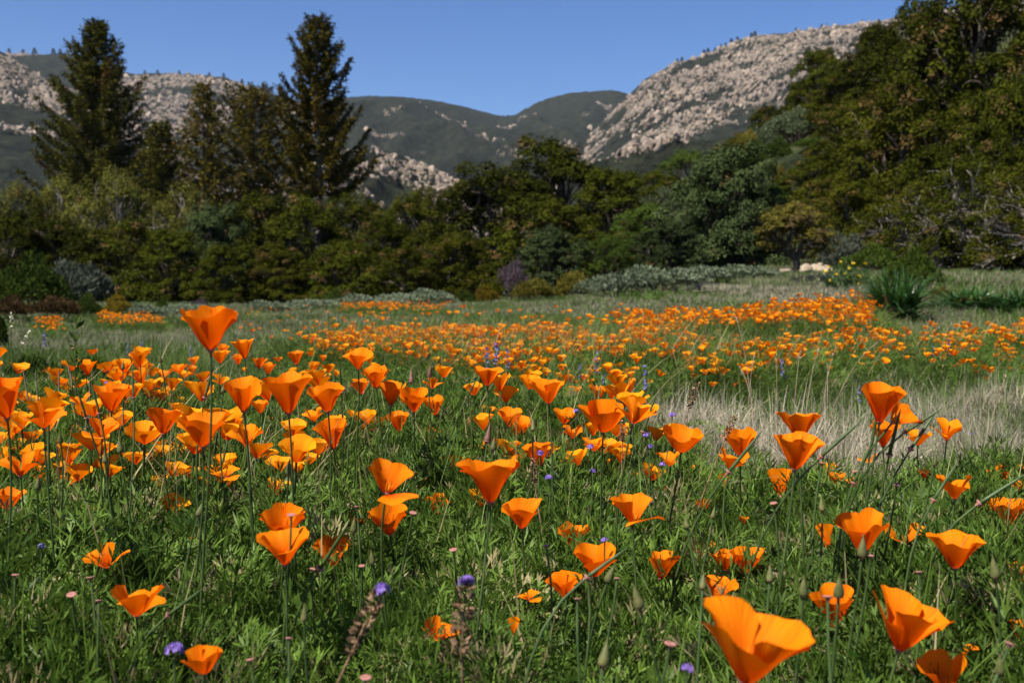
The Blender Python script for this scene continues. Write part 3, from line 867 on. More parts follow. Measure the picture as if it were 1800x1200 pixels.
for nm, ms, px, top, hp, dist, lab in [
    ("green_shrub", GRN[0], 50, 440, 82, 32, "dark green rounded shrub at the left edge above the brown shrubs"),
    ("grey_shrub", GSH, 140, 444, 66, 33.5, "silvery grey shrub right of the dark green rounded shrub"),
    ("green_shrub", GRN[1], 150, 512, 32, 29, "low green shrub between the brown shrub and the yellow bush"),
    ("brown_shrub", BROWN[0], 18, 512, 46, 27, "rusty brown shrub cut by the left edge"),
    ("brown_shrub", BROWN[1], 98, 511, 52, 26.5, "rusty brown shrub left of the low green shrub"),
    ("yellow_bush", YEL, 208, 514, 29, 29, "small golden yellow bush beside the left poppy strip"),
    ("sage_bush", SAGE[0], 262, 530, 34, 29, "pale sage right of the golden yellow bush"),
    ("sage_bush", SAGE[1], 322, 527, 36, 31, "pale sage left of the tallest poppy's head"),
    ("green_shrub", GRN[0], 284, 519, 14, 32, "little green shrub poking above the pale sage by the yellow bush"),
    ("redbud_shrub", RED, 352, 519, 22, 33, "small dull purple shrub just above the tallest poppy"),
    ("sage_bush", SAGE[0], 470, 524, 38, 33, "pale sage right of the tallest poppy's head"),
    ("sage_bush", SAGE[1], 545, 519, 42, 35, "pale sage under the low warm oak"),
    ("bright_bush", GRN[1], 588, 503, 28, 36.5, "light green bush rising from the pale sage row"),
    ("sage_bush", SAGE[0], 640, 513, 44, 36, "pale sage in the middle of the sage row"),
    ("sage_bush", SAGE[1], 705, 508, 44, 37, "pale sage right of middle in the sage row"),
    ("sage_bush", SAGE[0], 760, 503, 40, 37.5, "pale sage at the right end of the sage row"),
    ("bright_bush", GRN[0], 815, 509, 32, 38, "low green bush between the sage row and the purple shrub"),
    ("yellow_green_bush", YEL, 856, 499, 26, 38, "yellow flecked low bush left of the purple flowering shrub"),
    ("redbud_shrub", RED, 903, 440, 34, 40, "purple-pink flowering shrub in front of the dark oaks"),
    ("olive_shrub", OLV, 940, 482, 52, 38.5, "olive yellowish low shrub right of the purple flowering shrub"),
    ("olive_shrub", OLV, 1010, 468, 46, 39, "olive low shrub before the round grey-green tree"),
    ("sage_bush", SAGE[1], 1085, 470, 62, 32, "wide sage at the left of the grey-green mounds"),
    ("sage_bush", SAGE[0], 1160, 461, 74, 32, "wide sage in the middle of the grey-green mounds"),
    ("sage_bush", SAGE[1], 1240, 458, 74, 33, "wide sage before the big grey-green tree"),
    ("sage_bush", SAGE[0], 1318, 461, 60, 33, "wide sage left of the pale path rocks"),
    ("mauve_shrub", MAUVE, 1243, 494, 42, 28, "low mauve-grey mound shrub behind the poppy drift"),
    ("mauve_shrub", MAUVE, 1440, 495, 60, 27, "grey twiggy low shrub under the small olive tree"),
    ("grey_shrub", GSH, 1480, 395, 50, 41, "grey twiggy shrub right of the small olive tree"),
    ("green_shrub", GRN[0], 1530, 425, 66, 33, "green shrub behind the yellow flowering stems"),
    ("hill_brush", PALE, 1395, 180, 66, 84, "pale feathery brush high on the hillside"),
    ("hill_brush", PALE, 1338, 206, 44, 96, "small pale feathery brush at the crest of the hillside"),
    ("hill_brush", PALE, 1165, 318, 60, 74, "grey brush on the hillside right of the great oak"),
    ("hill_shrub", GRN[0], 1290, 262, 40, 70, "green shrub on the open slope, lowest of the left line"),
    ("hill_shrub", GRN[1], 1320, 245, 36, 76, "green shrub on the open slope above the lowest one"),
    ("hill_shrub", OLV, 1350, 272, 34, 66, "olive shrub on the open slope under the pale brush"),
    ("hill_shrub", GRN[0], 1362, 238, 36, 74, "green shrub on the open slope just under the pale brush"),
    ("hill_shrub", PALE, 1325, 285, 36, 64, "pale green shrub low on the open slope"),
    ("hill_shrub", GRN[1], 1372, 305, 34, 60, "green shrub low on the open slope above the olive tree"),
    ("hill_shrub", PALE, 1390, 262, 40, 68, "pale green shrub in the middle of the open slope"),
    ("hill_shrub", OLV, 1312, 220, 34, 84, "olive shrub near the top of the open slope"),
    ("hill_shrub", GRN[0], 1345, 318, 34, 57, "dark green shrub at the foot of the open slope"),
    ("hill_shrub", GRN[1], 1422, 240, 40, 74, "green shrub on the right of the open slope"),
    ("hill_shrub", PALE, 1300, 312, 34, 58, "pale green shrub behind the big grey-green tree's right side"),
    ("hill_shrub", GRN[0], 1250, 285, 40, 66, "green shrub on the slope behind the big grey-green tree"),
    ("dark_shrub", GRN[1], -20, 505, 36, 9.5, "dark leafy shrub in shade at the very left edge"),
    ("leafy_shrub", HERB, 55, 602, 68, 5.2, "leafy green plants at the left behind the first poppies"),
    ("leafy_shrub", HERB, 160, 606, 66, 5.6, "leafy green plants behind the yellow poppies at the left"),
    ("olive_shrub", OLV, 1655, 496, 36, 16.5, "twiggy olive shrub between the strap-leaved clumps"),
    ("green_shrub", GRN[0], 1600, 430, 60, 22, "green shrub above the big strap-leaved clump"),
]:
    plant_shrub(nm, ms, px, top, hp, dist, lab)


def blades(r, n, height, spread, width, segs=3, lean=0.6, base=0.05, droop=1.0, tint=(0.5, 0.25), dead=0.0, hvar=0.45):
    """curved grass blades growing from a small disc: V, F, attrs"""
    an = r.uniform(0, 6.283, n)
    b0 = np.sqrt(r.random(n)) * base
    ba = r.uniform(0, 6.283, n)
    B = np.stack([np.cos(ba) * b0, np.sin(ba) * b0, np.zeros(n)], 1)
    hd = np.stack([np.cos(an), np.sin(an), np.zeros(n)], 1)
    H = height * r.uniform(1 - hvar, 1.15, n)
    ln = lean * np.abs(r.normal(0.5, 0.35, n)) * spread
    side = np.stack([-np.sin(an + r.normal(0, .6, n)), np.cos(an), np.zeros(n)], 1)
    rows = []
    for k in range(segs + 1):
        t = k / segs
        c = B + hd * (ln * t ** 1.7)[:, None]
        c[:, 2] += H * (t - 0.28 * droop * t ** 3 * np.clip(ln / (H + 1e-6), 0, 1.6))
        w = width * (1 - t ** 1.6) * 0.5 + width * 0.04
        rows += [c - side * w, c + side * w]
    V = np.stack(rows, 1)
    k2 = 2 * (segs + 1)
    off = (np.arange(n) * k2)[:, None]
    F = np.concatenate([off + np.array([2 * s, 2 * s + 1, 2 * s + 3, 2 * s + 2]) for s in range(segs)], 0)
    T = np.repeat(np.clip(r.normal(*tint, n), 0, 1), k2)
    DE = np.repeat((r.random(n) < dead).astype(float), k2)
    return V.reshape(-1, 3), F, {"tint": T, "dead": DE}


# dark green strap-leaved clumps beside the right poppies
def strap_clump(seed, n=240):
    r = np.random.default_rng(seed)
    V, F, A = blades(r, n, 1.2, 1.25, 0.065, 6, 1.0, 0.30, 1.7, (0.5, 0.25), 0.02, 0.45)
    return mesh_np("strap_clump", V, F, M["strap"], A, smooth=True)


SC = [strap_clump(131, 460), strap_clump(132, 380)]
for i, (px, top, hp, dist, lab) in enumerate([
    (1575, 488, 56, 13.5, "biggest dark green strap-leaved clump beside the poppy drift"),
    (1708, 510, 56, 15, "dark green strap-leaved clump right of the biggest one"),
    (1785, 514, 52, 14.5, "dark green strap-leaved clump cut by the right edge"),
    (1655, 530, 30, 15.5, "small strap-leaved clump between the two larger ones"),
]):
    p = at(px, 500, dist); zg = gz(p.x, p.y)
    H = at(px, top, dist).z - zg
    o = link("strap_leaf_clump", SC[i % 2]); o.location = (p.x, p.y, zg); w = hp / FPX * dist
    o.scale = (w / 0.55, w / 0.55, H); o.rotation_euler = (0, 0, i * 1.3)
    tag(o, lab, "plant", "strap-leaved clumps")

# pale rocks by the path
rr = np.random.default_rng(5)
bpy.ops.mesh.primitive_ico_sphere_add(subdivisions=3, radius=1)
ico = bpy.context.object
base_v = np.array([v.co[:] for v in ico.data.vertices]); base_f = np.array([p.vertices[:] for p in ico.data.polygons])
bpy.data.objects.remove(ico, do_unlink=True)


def rock_mesh(seed):
    r = np.random.default_rng(seed)
    V = base_v.copy()
    for _ in range(9):
        d = rand_dirs(r, 1)[0]; c = r.uniform(0.45, 0.85)
        k = V @ d
        V = V - np.outer(np.maximum(k - c, 0), d) * 0.9
    V *= (1 + 0.05 * r.normal(size=(len(V), 1)))
    return mesh_np("rock", V, base_f, M["path_rock"])


ROCKS = [rock_mesh(i) for i in range(140, 144)]
for i, (px, py, w, h, dist, lab) in enumerate([
    (1384, 477, 28, 8, 39, "flat pale rock left of the small olive tree's trunk"),
    (1412, 466, 20, 14, 42, "pale rock right behind the olive tree's trunk"),
    (1436, 462, 28, 16, 43, "biggest pale rock by the path"),
    (1455, 470, 16, 10, 40, "small pale rock at the right end of the path rocks"),
    (1380, 463, 15, 9, 43, "small pale rock seen left behind the olive trunk"),
    (1424, 478, 30, 7, 39.5, "long low pale slab under the path rocks"),
    (1783, 570, 14, 5, 11.5, "small tan stone among the right poppies"),
]):
    p = at(px, 500, dist); zg = gz(p.x, p.y)
    o = link("rock", ROCKS[i % 4]); k = dist / FPX
    o.location = (p.x, p.y, zg + h * k * 0.35); o.scale = (w * k, w * k * 0.8, h * k * 1.2); o.rotation_euler = (0, 0, i)
    tag(o, lab, "rock", "pale stones")

# ---------------------------------------------------------------- ground cover (stuff): instanced tufts
def scatter(name, meshes, P, rot, scl, idx, label):
    """one object that grows copies of small tufts at given points"""
    src = bpy.data.collections.new(name + "_kinds")
    for i, me in enumerate(meshes):
        src.objects.link(bpy.data.objects.new("%s_kind_%02d" % (name, i), me))
    me = bpy.data.meshes.new(name)
    me.vertices.add(len(P)); me.vertices.foreach_set("co", np.ascontiguousarray(P, np.float32).ravel())
    a = me.attributes.new("rot", 'FLOAT_VECTOR', 'POINT'); a.data.foreach_set("vector", np.ascontiguousarray(rot, np.float32).ravel())
    a = me.attributes.new("scl", 'FLOAT', 'POINT'); a.data.foreach_set("value", np.ascontiguousarray(scl, np.float32))
    a = me.attributes.new("kindex", 'INT', 'POINT'); a.data.foreach_set("value", np.ascontiguousarray(idx, np.int32))
    me.update()
    o = link(name, me)
    ng = bpy.data.node_groups.new(name, 'GeometryNodeTree')
    ng.interface.new_socket("Geometry", in_out='INPUT', socket_type='NodeSocketGeometry')
    ng.interface.new_socket("Geometry", in_out='OUTPUT', socket_type='NodeSocketGeometry')
    N, L = ng.nodes, ng.links
    gi, go = N.new("NodeGroupInput"), N.new("NodeGroupOutput")
    ci = N.new("GeometryNodeCollectionInfo")
    ci.inputs["Collection"].default_value = src
    ci.inputs["Separate Children"].default_value = True
    ci.inputs["Reset Children"].default_value = True
    ip = N.new("GeometryNodeInstanceOnPoints")

    def named(nm, t):
        n = N.new("GeometryNodeInputNamedAttribute"); n.data_type = t; n.inputs["Name"].default_value = nm
        return n.outputs["Attribute"]
    L.new(gi.outputs[0], ip.inputs["Points"])
    L.new(ci.outputs[0], ip.inputs["Instance"])
    ip.inputs["Pick Instance"].default_value = True
    L.new(named("kindex", 'INT'), ip.inputs["Instance Index"])
    e = N.new("FunctionNodeEulerToRotation")
    L.new(named("rot", 'FLOAT_VECTOR'), e.inputs[0]); L.new(e.outputs[0], ip.inputs["Rotation"])
    L.new(named("scl", 'FLOAT'), ip.inputs["Scale"])
    L.new(ip.outputs[0], go.inputs[0])
    md = o.modifiers.new("grow", 'NODES'); md.node_group = ng
    tag(o, label, kind="stuff")
    return o


def boulder_mat():
    m, nt, nodes, links, p = new_mat("boulder_sandstone")
    oi = nodes.new("ShaderNodeObjectInfo")
    c = mixc(nt, oi.outputs["Random"], (0.170, 0.138, 0.114), (0.325, 0.255, 0.190))
    c = mixc(nt, ramp(nt, noise(nt, 2.2, 4.0), 0.5, 0.75), c, (0.150, 0.130, 0.112))
    links.new(c, p.inputs["Base Color"])
    p.inputs["Roughness"].default_value = 0.95
    p.inputs["Specular IOR Level"].default_value = 0.05
    return m


M["boulder"] = boulder_mat()
BM = []
for sd_ in range(150, 156):
    r = np.random.default_rng(sd_)
    V = base_v.copy()
    for _ in range(10):
        d = rand_dirs(r, 1)[0]; c_ = r.uniform(0.35, 0.8)
        V = V - np.outer(np.maximum(V @ d - c_, 0), d) * 0.92
    V = V * np.array([1.0, r.uniform(0.7, 1.0), r.uniform(0.75, 1.7)])
    BM.append(mesh_np("boulder", V, base_f, M["boulder"]))
for key, (P, sz, lb) in BOULDERS.items():
    if len(P):
        r = np.random.default_rng(len(P))
        scatter("boulders", BM, P, np.stack([r.normal(0, 0.35, len(P)), r.normal(0, 0.35, len(P)), r.uniform(0, 6.28, len(P))], 1), sz, r.integers(0, 6, len(P)), "boulders strewn over the " + lb)


def yaw(r, n, tilt=0.12):
    return np.stack([r.normal(0, tilt, n), r.normal(0, tilt, n), r.uniform(0, 6.283, n)], 1)


# feathery poppy leaves: thrice-divided fans of narrow lobes
def poppy_leaf(r, size):
    segs = []     # (base, direction, length, width)
    def lobe(p, d, L, w):
        segs.append((p, d, L, w))
    nrm = np.array([0, 0, 1.0])
    stem_n = 3
    p = np.zeros(3)
    d = np.array([0, 1.0, 0.25])
    for i in range(stem_n):
        q = p + d * size * 0.12
        segs.append((p, d, size * 0.15, size * 0.022))
        p = q
    for s1 in (-1, 0, 1):
        a1 = s1 * r.uniform(0.75, 1.05)
        def turn(v, a):
            c, s = math.cos(a), math.sin(a)
            return np.array([v[0] * c - v[1] * s, v[0] * s + v[1] * c, v[2] + r.normal(0, 0.14)])
        d1 = turn(d, a1)
        L1 = size * (0.24 if s1 == 0 else 0.20)
        segs.append((p, d1, L1 * 1.1, size * 0.016))
        p1 = p + d1 * L1
        for s2 in (-1, 0, 1):
            d2 = turn(d1, s2 * r.uniform(0.5, 0.85))
            L2 = size * 0.13 * r.uniform(0.7, 1.2)
            segs.append((p1, d2, L2 * 1.15, size * 0.018))
            p2 = p1 + d2 * L2
            for s3 in (-1, 0, 1):
                d3 = turn(d2, s3 * r.uniform(0.35, 0.65))
                segs.append((p2 - d3 * size * 0.01, d3, size * 0.17 * r.uniform(0.6, 1.25), size * 0.023))
    return segs


def poppy_foliage(seed, n_leaves=80, size=0.102, rad=0.10, dead=0.06, extra=7):
    r = np.random.default_rng(seed)
    P, D, N, L, W, T, DE = [], [], [], [], [], [], []
    for i in range(n_leaves):
        segs = poppy_leaf(r, size * r.uniform(0.6, 1.25))
        an = r.uniform(0, 6.283)
        el = r.uniform(0.15, 1.35)
        ca, sa, ce, se = math.cos(an), math.sin(an), math.cos(el), math.sin(el)
        ex, ey, ez = np.array([-sa, ca, 0]), np.array([ca * ce, sa * ce, se]), np.array([-ca * se, -sa * se, ce])
        b = np.array([ca, sa, 0]) * rad * math.sqrt(r.random()) + np.array([0, 0, r.uniform(0.0, 0.10)])
        t, dd = r.normal(0.45, 0.2), 1.0 if r.random() < dead else 0.0
        for p, d, l, w in segs:
            P.append(b + ex * p[0] + ey * p[1] + ez * p[2])
            D.append(ex * d[0] + ey * d[1] + ez * d[2]); N.append(ez + r.normal(0, 0.35, 3))
            L.append(l); W.append(max(w, 0.0013)); T.append(t + r.normal(0, 0.1)); DE.append(dd)
    V, F = leaf_quads(np.array(P), np.array(D), np.array(N), np.array(L), np.array(W), 0.25)
    A = {"tint": np.repeat(np.clip(T, 0, 1), 4), "dead": np.repeat(DE, 4)}
    if extra:
        bv, bf, ba = blades(r, extra, 0.23, 0.26, 0.0030, 5, 0.9, rad, 0.9, (0.6, 0.2), 0.16)
        V, F = join([(V, F), (bv, bf)])
        A = {k: np.concatenate([A[k], ba[k]]) for k in A}
    return mesh_np("poppy_foliage_tuft", V, F, M["poppy_leaf"], A)


PF = [poppy_foliage(200 + i, dead=(0.03, 0.04, 0.06, 0.10, 0.03, 0.05, 0.16, 0.04)[i]) for i in range(8)]
PFS = [poppy_foliage(220 + i, 16, 0.085, 0.08, 0.05, 6) for i in range(4)]


def bed_edge(px):
    """how far from the camera the near poppy bed reaches, by direction"""
    return np.interp(px, [-400, 0, 300, 600, 900, 1020, 1130, 1220, 1500, 1800, 2300], [4.4, 4.3, 4.6, 4.6, 4.0, 3.7, 3.0, 2.55, 2.45, 2.55, 2.7])


r = np.random.default_rng(301)
n = 5200
y = np.sqrt(r.uniform(0.3 ** 2, 5.2 ** 2, n)); x = (r.random(n) - 0.5) * (1.35 * y + 0.9)
px, py, dep = project(np.stack([x, y, np.full(n, 0.15)], 1))
keep = y < bed_edge(px) * (0.94 + 0.12 * vnoise(x * 2, y * 2, 4))
keep &= ~((vnoise(x * 2.6, y * 2.6, 77) < 0.16) & (r.random(n) < 0.6))
x, y = x[keep], y[keep]; n = len(x)
sc = (0.72 + 0.55 * fbm(x * 1.3, y * 1.3, 12, 3)) * r.uniform(0.75, 1.2, n) * (0.80 + 0.2 * sstep(0.6, 1.6, y)) * 1.30
kidx = r.integers(0, 8, n)
scatter("poppy_foliage", PF, np.stack([x, y, ground_z(x, y) - 0.01], 1), yaw(r, n, 0.15), sc, kidx, "dense feathery green poppy leaves of the near bed")


# meadow grass
def tuft(seed, mat, n=46, h=0.22, spread=0.22, w=0.004, dead=0.06, base=0.07, droop=1.0, tint=(0.45, 0.25)):
    r = np.random.default_rng(seed)
    V, F, A = blades(r, n, h, spread, w, 3, 1.0, base, droop, tint, dead)
    return mesh_np("grass_tuft", V, F, M[mat], A)




def grass_patch(seed, cell, count, h, w, dry):
    """a square of mixed green and dry blades, drawn in units of its own side"""
    r = np.random.default_rng(seed)
    m = max(6, count // 26)
    parts, A = [], {"tint": [], "dead": []}
    for _ in range(m):
        c = np.append(r.uniform(-0.58, 0.58, 2), 0)
        V, F, a = blades(r, 26, h / cell * r.uniform(0.6, 1.2), h / cell * r.uniform(0.5, 1.3), w / cell, 3, 1.0, 0.07 / cell, 1.0 + dry * 0.5, (0.45, 0.25), min(0.95, max(0.02, dry + r.normal(0, 0.12))))
        parts.append((V + c, F))
        for k in A:
            A[k].append(a[k])
    V, F = join(parts)
    return mesh_np("grass_patch", V, F, M["grass"], {k: np.concatenate(v) for k, v in A.items()})


DRY = (0.06, 0.28, 0.55, 0.88)
GP = []
for bi, (cell, cnt, h, w) in enumerate([(0.5, 900, 0.19, 0.0048), (0.9, 1250, 0.17, 0.0070), (1.6, 1700, 0.16, 0.0125)]):
    for di, dr in enumerate(DRY):
        GP.append(grass_patch(240 + bi * 10 + di, cell, cnt, h, w, dr))


def drift_mask(px, py):
    """density of the poppy drifts on the meadow, by where the flower heads are seen"""
    top = np.interp(px, [520, 600, 700, 800, 900, 1000, 1100, 1200, 1300, 1400, 1500, 1525, 1545, 1600, 1700, 1800, 1900],
                    [588, 572, 570, 569, 569, 562, 549, 545, 540, 527, 516, 518, 566, 570, 566, 560, 556])
    bot = np.interp(px, [520, 600, 700, 800, 900, 1000, 1100, 1200, 1300, 1400, 1500, 1600, 1700, 1800, 1900],
                    [588, 594, 600, 611, 624, 635, 636, 632, 622, 612, 602, 606, 616, 618, 618])
    t = (py - top) / np.maximum(bot - top, 1)
    d = ((t > 0) & (t < 1)) * np.where(t < 0.45, 1.0, 0.45)
    d = d * np.where(px > 1545, 0.50, 1.0) * (px > 530) * (px < 1900)
    gap = (px > 1180) & (px < 1560) & (py > 548 + (1300 - px) * -0.00) & (py > np.interp(px, [1180, 1300, 1420, 1560], [564, 557, 555, 558])) & (py < np.interp(px, [1180, 1300, 1420, 1560], [576, 580, 577, 565]))
    d = np.where(gap, 0.02, d)
    left = (px > 175) & (px < 285) & (py > np.interp(px, [175, 285], [546, 556])) & (py < np.interp(px, [175, 285], [560, 566]))
    d = np.where(left, 1.0, d)
    l2 = (px > 68) & (px < 105) & (py > 556) & (py < 574)
    d = np.where(l2, 0.5, d)
    far = (px > 600) & (px < 790) & (py > 531) & (py < 538)
    d = np.where(far, 0.13, d)
    few = ((px > 430) & (px < 600) & (py > 540) & (py < 640)) | ((px > 560) & (px < 1150) & (py > 536) & (py < 575))
    d = np.where(few & (d < 0.05), 0.010, d)
    near = (px > 500) & (px < 700) & (py > 612) & (py < 655)
    d = np.where(near & (d < 0.1), 0.03, d)
    return d


r = np.random.default_rng(302)
gp_, gr_, gs_, gi_ = [], [], [], []
for bi, (cell, ya, yb) in enumerate([(0.5, 1.2, 8.0), (0.9, 8.0, 18.2), (1.6, 18.2, 54.0)]):
    st = cell * 0.93
    Xc, Yc = np.meshgrid(np.arange(-0.75 * yb, 0.75 * yb, st), np.arange(ya, yb, st))
    x, y = Xc.ravel(), Yc.ravel()
    x = x + r.uniform(-.15, .15, len(x)) * cell; y = y + r.uniform(-.15, .15, len(x)) * cell
    ok = np.abs(x) < 0.68 * y + 1.0
    x, y = x[ok], y[ok]
    z = ground_z(x, y)
    px, py, dep = project(np.stack([x, y, z + 0.12], 1))
    ok = (y > bed_edge(px) * 0.97) & ~((px > 1130) & (px < 1540) & (y < 4.3) & (r.random(len(px)) < 0.75))
    x, y, z, px, py = x[ok], y[ok], z[ok], px[ok], py[ok]
    n = len(x)
    dry = fbm(x * 0.55, y * 0.22, 21, 4)
    dv = 0.08 + 0.55 * sstep(0.46, 0.64, dry)
    dv = np.maximum(dv, 0.75 * sstep(1400, 1560, px) * (py > 620) * (py < 800) * sstep(0.24, 0.42, dry))
    dv = np.maximum(dv, 0.85 * (px > 1250) * (px < 1540) * (py > 496) * (py < 526) * (y > 17))
    dv = np.maximum(dv, 0.60 * (px > 420) * (px < 720) * (py > 545) * (py < 592) * (dry > 0.45))
    dv = np.maximum(dv, 0.75 * (px > 110) * (px < 210) * (py > 560) * (py < 588))
    dv = dv * (1 - 0.75 * np.clip(drift_mask(px, py - 10), 0, 1))
    k = np.clip(np.round(dv * 3.4 + r.normal(0, 0.35, n) - 0.2), 0, 3).astype(int)
    gp_.append(np.stack([x, y, z - 0.012], 1)); gs_.append(cell * r.uniform(0.95, 1.12, n)); gi_.append(k + bi * 4)
    gr_.append(np.stack([r.normal(0, .03, n), r.normal(0, .03, n), r.uniform(0, 6.28, n)], 1))
scatter("meadow_grass", GP, np.concatenate(gp_), np.concatenate(gr_), np.concatenate(gs_), np.concatenate(gi_), "green and straw-coloured meadow grass between the flowers and the trees")

# dry tussocks right of the bed: fine arching straw
def tussock(seed, n=1300):
    r = np.random.default_rng(seed)
    V, F, A = blades(r, n, 0.24, 0.52, 0.0022, 5, 1.0, 0.13, 2.1, (0.55, 0.28), 0.06, 0.7)
    V2, F2, A2 = blades(r, n // 2, 0.20, 0.35, 0.0024, 5, 1.0, 0.16, 1.2, (0.3, 0.25), 0.10, 0.7)
    V, F = join([(V, F), (V2, F2)])
    return mesh_np("dry_tussock", V, F, M["dry_grass"], {k: np.concatenate([A[k], A2[k]]) for k in A})


TS = [tussock(260), tussock(261), tussock(262)]
for i, (px_, py_, dd, s, lab) in enumerate([
    (1195, 745, 3.3, 0.95, "dry straw tussock right behind the purple-headed stems"),
    (1275, 742, 3.15, 1.10, "pale straw tussock behind the pair of poppies left of the dark bud"),
    (1365, 735, 3.25, 1.20, "largest pale straw tussock with tall stalks"),
    (1450, 740, 3.2, 1.10, "pale straw tussock left of the tall ragged poppy"),
    (1310, 790, 2.75, 0.9, "low straw tussock in front of the largest one"),
    (1440, 795, 2.8, 0.9, "low straw tussock behind the stacked pair of poppies"),
    (1530, 765, 3.0, 0.85, "straw tussock behind the tall ragged poppy's stem"),
    (1230, 700, 4.0, 1.0, "straw tussock behind the bent dark seed spike"),
    (745, 628, 6.6, 0.95, "small round straw tussock below the poppy drift"),
    (1150, 690, 4.1, 0.75, "small straw tussock by the blue lupine spike"),
    (1480, 770, 3.0, 1.05, "straw tussock right of the stacked pair of poppies"),
    (1590, 745, 3.3, 0.8, "straw tussock right behind the tall ragged poppy"),
    (1700, 735, 3.5, 0.9, "thin straw tussock right of the free gold-rimmed cup"),
    (1780, 750, 3.2, 0.9, "straw tussock at the right edge behind the spiky-rimmed poppy"),
    (1640, 700, 4.2, 0.9, "straw tussock in the green grass above the free gold-rimmed cup"),
    (1745, 680, 4.8, 0.9, "straw tussock highest in the grass at the right"),
]):
    p = at(px_, py_, dd); o = link("dry_grass_tussock", TS[i % 3])
    o.location = (p.x, p.y, gz(p.x, p.y) - 0.01); o.scale = (s * 1.15, s * 1.15, s * 1.2); o.rotation_euler = (0, 0, i * 1.9)
    tag(o, lab, "dry grass", "dry straw tussocks")


def polyline_obj(name, pts, r0, r1, mat, parent=None, sides=5):
    V, F = tube(pts, np.linspace(r0, r1, len(pts)), sides)
    return link(name, mesh_np(name, V, F, M[mat], smooth=True), parent)


# straw stalks rising out of the tussocks
for i, (x0, y0, x1, y1, dd, lab) in enumerate([
    (1335, 705, 1295, 560, 3.3, "tall thin straw stalk leaning left above the tussock"),
    (1420, 690, 1545, 600, 3.2, "long straw stalk with a nodding tip leaning right across the poppy drift"),
    (1390, 700, 1408, 612, 3.25, "upright straw stalk in the middle of the largest tussock"),
    (1368, 700, 1364, 625, 3.2, "short upright straw stalk left of the middle"),
    (1405, 700, 1440, 612, 3.15, "straw stalk with a drooping head leaning right"),
    (1432, 700, 1470, 610, 3.3, "thin straw stalk leaning right near the long one"),
    (1345, 720, 1300, 645, 3.1, "short straw stalk leaning left low on the tussock"),
    (1715, 790, 1768, 662, 2.7, "lone thin straw stalk in the dry grass at the right"),
    (1310, 700, 1325, 628, 3.4, "thin straw stalk at the left of the tussock top"),
    (1455, 700, 1455, 640, 3.2, "short straw stalk right of the tussock top"),
]):
    a, b = np.array(at(x0, y0, dd)), np.array(at(x1, y1, dd * 1.03))
    g0 = np.array([a[0] * 1.0, a[1], gz(a[0], a[1]) - 0.01])
    t = np.linspace(0, 1, 8)[:, None]
    pts = g0 * (1 - t) ** 2 + 2 * t * (1 - t) * (a * 0.6 + b * 0.4 + np.array([0, 0, 0.02])) + b * t ** 2
    root = polyline_obj("straw_stalk", pts, 0.0014, 0.0007, "dry_stick")
    tag(root, lab, "stalk", "straw stalks")
    rr = np.random.default_rng(400 + i)
    d = pts[-1] - pts[-2]; d /= np.linalg.norm(d)
    n = 14
    P = pts[-1] - np.outer(rr.random(n) * 0.05, d)
    V, F = leaf_quads(P, d + rr.normal(size=(n, 3)) * 0.3, rand_dirs(rr, n), np.full(n, 0.012), np.full(n, 0.0035))
    link("seed_head", mesh_np("seed_head", V, F, M["dry_stick"]), root)


# ---------------------------------------------------------------- poppies
def petal(name, phi0, a0, a1, half, L=1.0, ns=11, nu=13, seed=0, roff=0.0, curl=0.0, gold=0.0, fold=0.0):
    """one petal of a cup whose axis is +z; a0, a1 in degrees from the axis at the claw and at the rim"""
    r = np.random.default_rng(seed)
    s = np.linspace(0, 1, ns) ** 0.9
    u = np.linspace(-1, 1, nu)
    U, S = np.meshgrid(u, s)
    wob = 0.060 * np.sin(U * r.uniform(2.0, 3.2) + r.uniform(0, 6)) + 0.014 * np.sin(U * r.uniform(7, 10) + r.uniform(0, 6)) + 0.011 * r.normal(size=nu)[None, :]
    Lu = L * (1 - 0.15 * np.abs(U) ** 3.2 + wob)
    al = R(a0) + (R(a1) - R(a0)) * S ** 1.35 + R(54) * np.exp(-S / 0.15)
    al = al + S ** 2.5 * (0.25 * np.sin(U * r.uniform(2.2, 4.0) + r.uniform(0, 6)) + 0.10 * np.sin(U * 6.5 + r.uniform(0, 6))) + curl * S ** 3 * U ** 2
    ds = np.diff(s, prepend=0)[:, None] * Lu
    rad = 0.045 + roff + np.cumsum(np.sin(al) * ds, 0)
    z = np.cumsum(np.cos(al) * ds, 0)
    ph = phi0 + U * R(half) * (0.86 + 0.14 * S) + fold * U * S
    V = np.stack([np.cos(ph) * rad, np.sin(ph) * rad, z], -1).reshape(-1, 3)
    me = mesh_np(name, V, grid_faces(nu, ns), M["petal"], {"along": S.ravel(), "across": U.ravel(), "gold": np.full(S.size, gold)}, smooth=True)
    return me, V


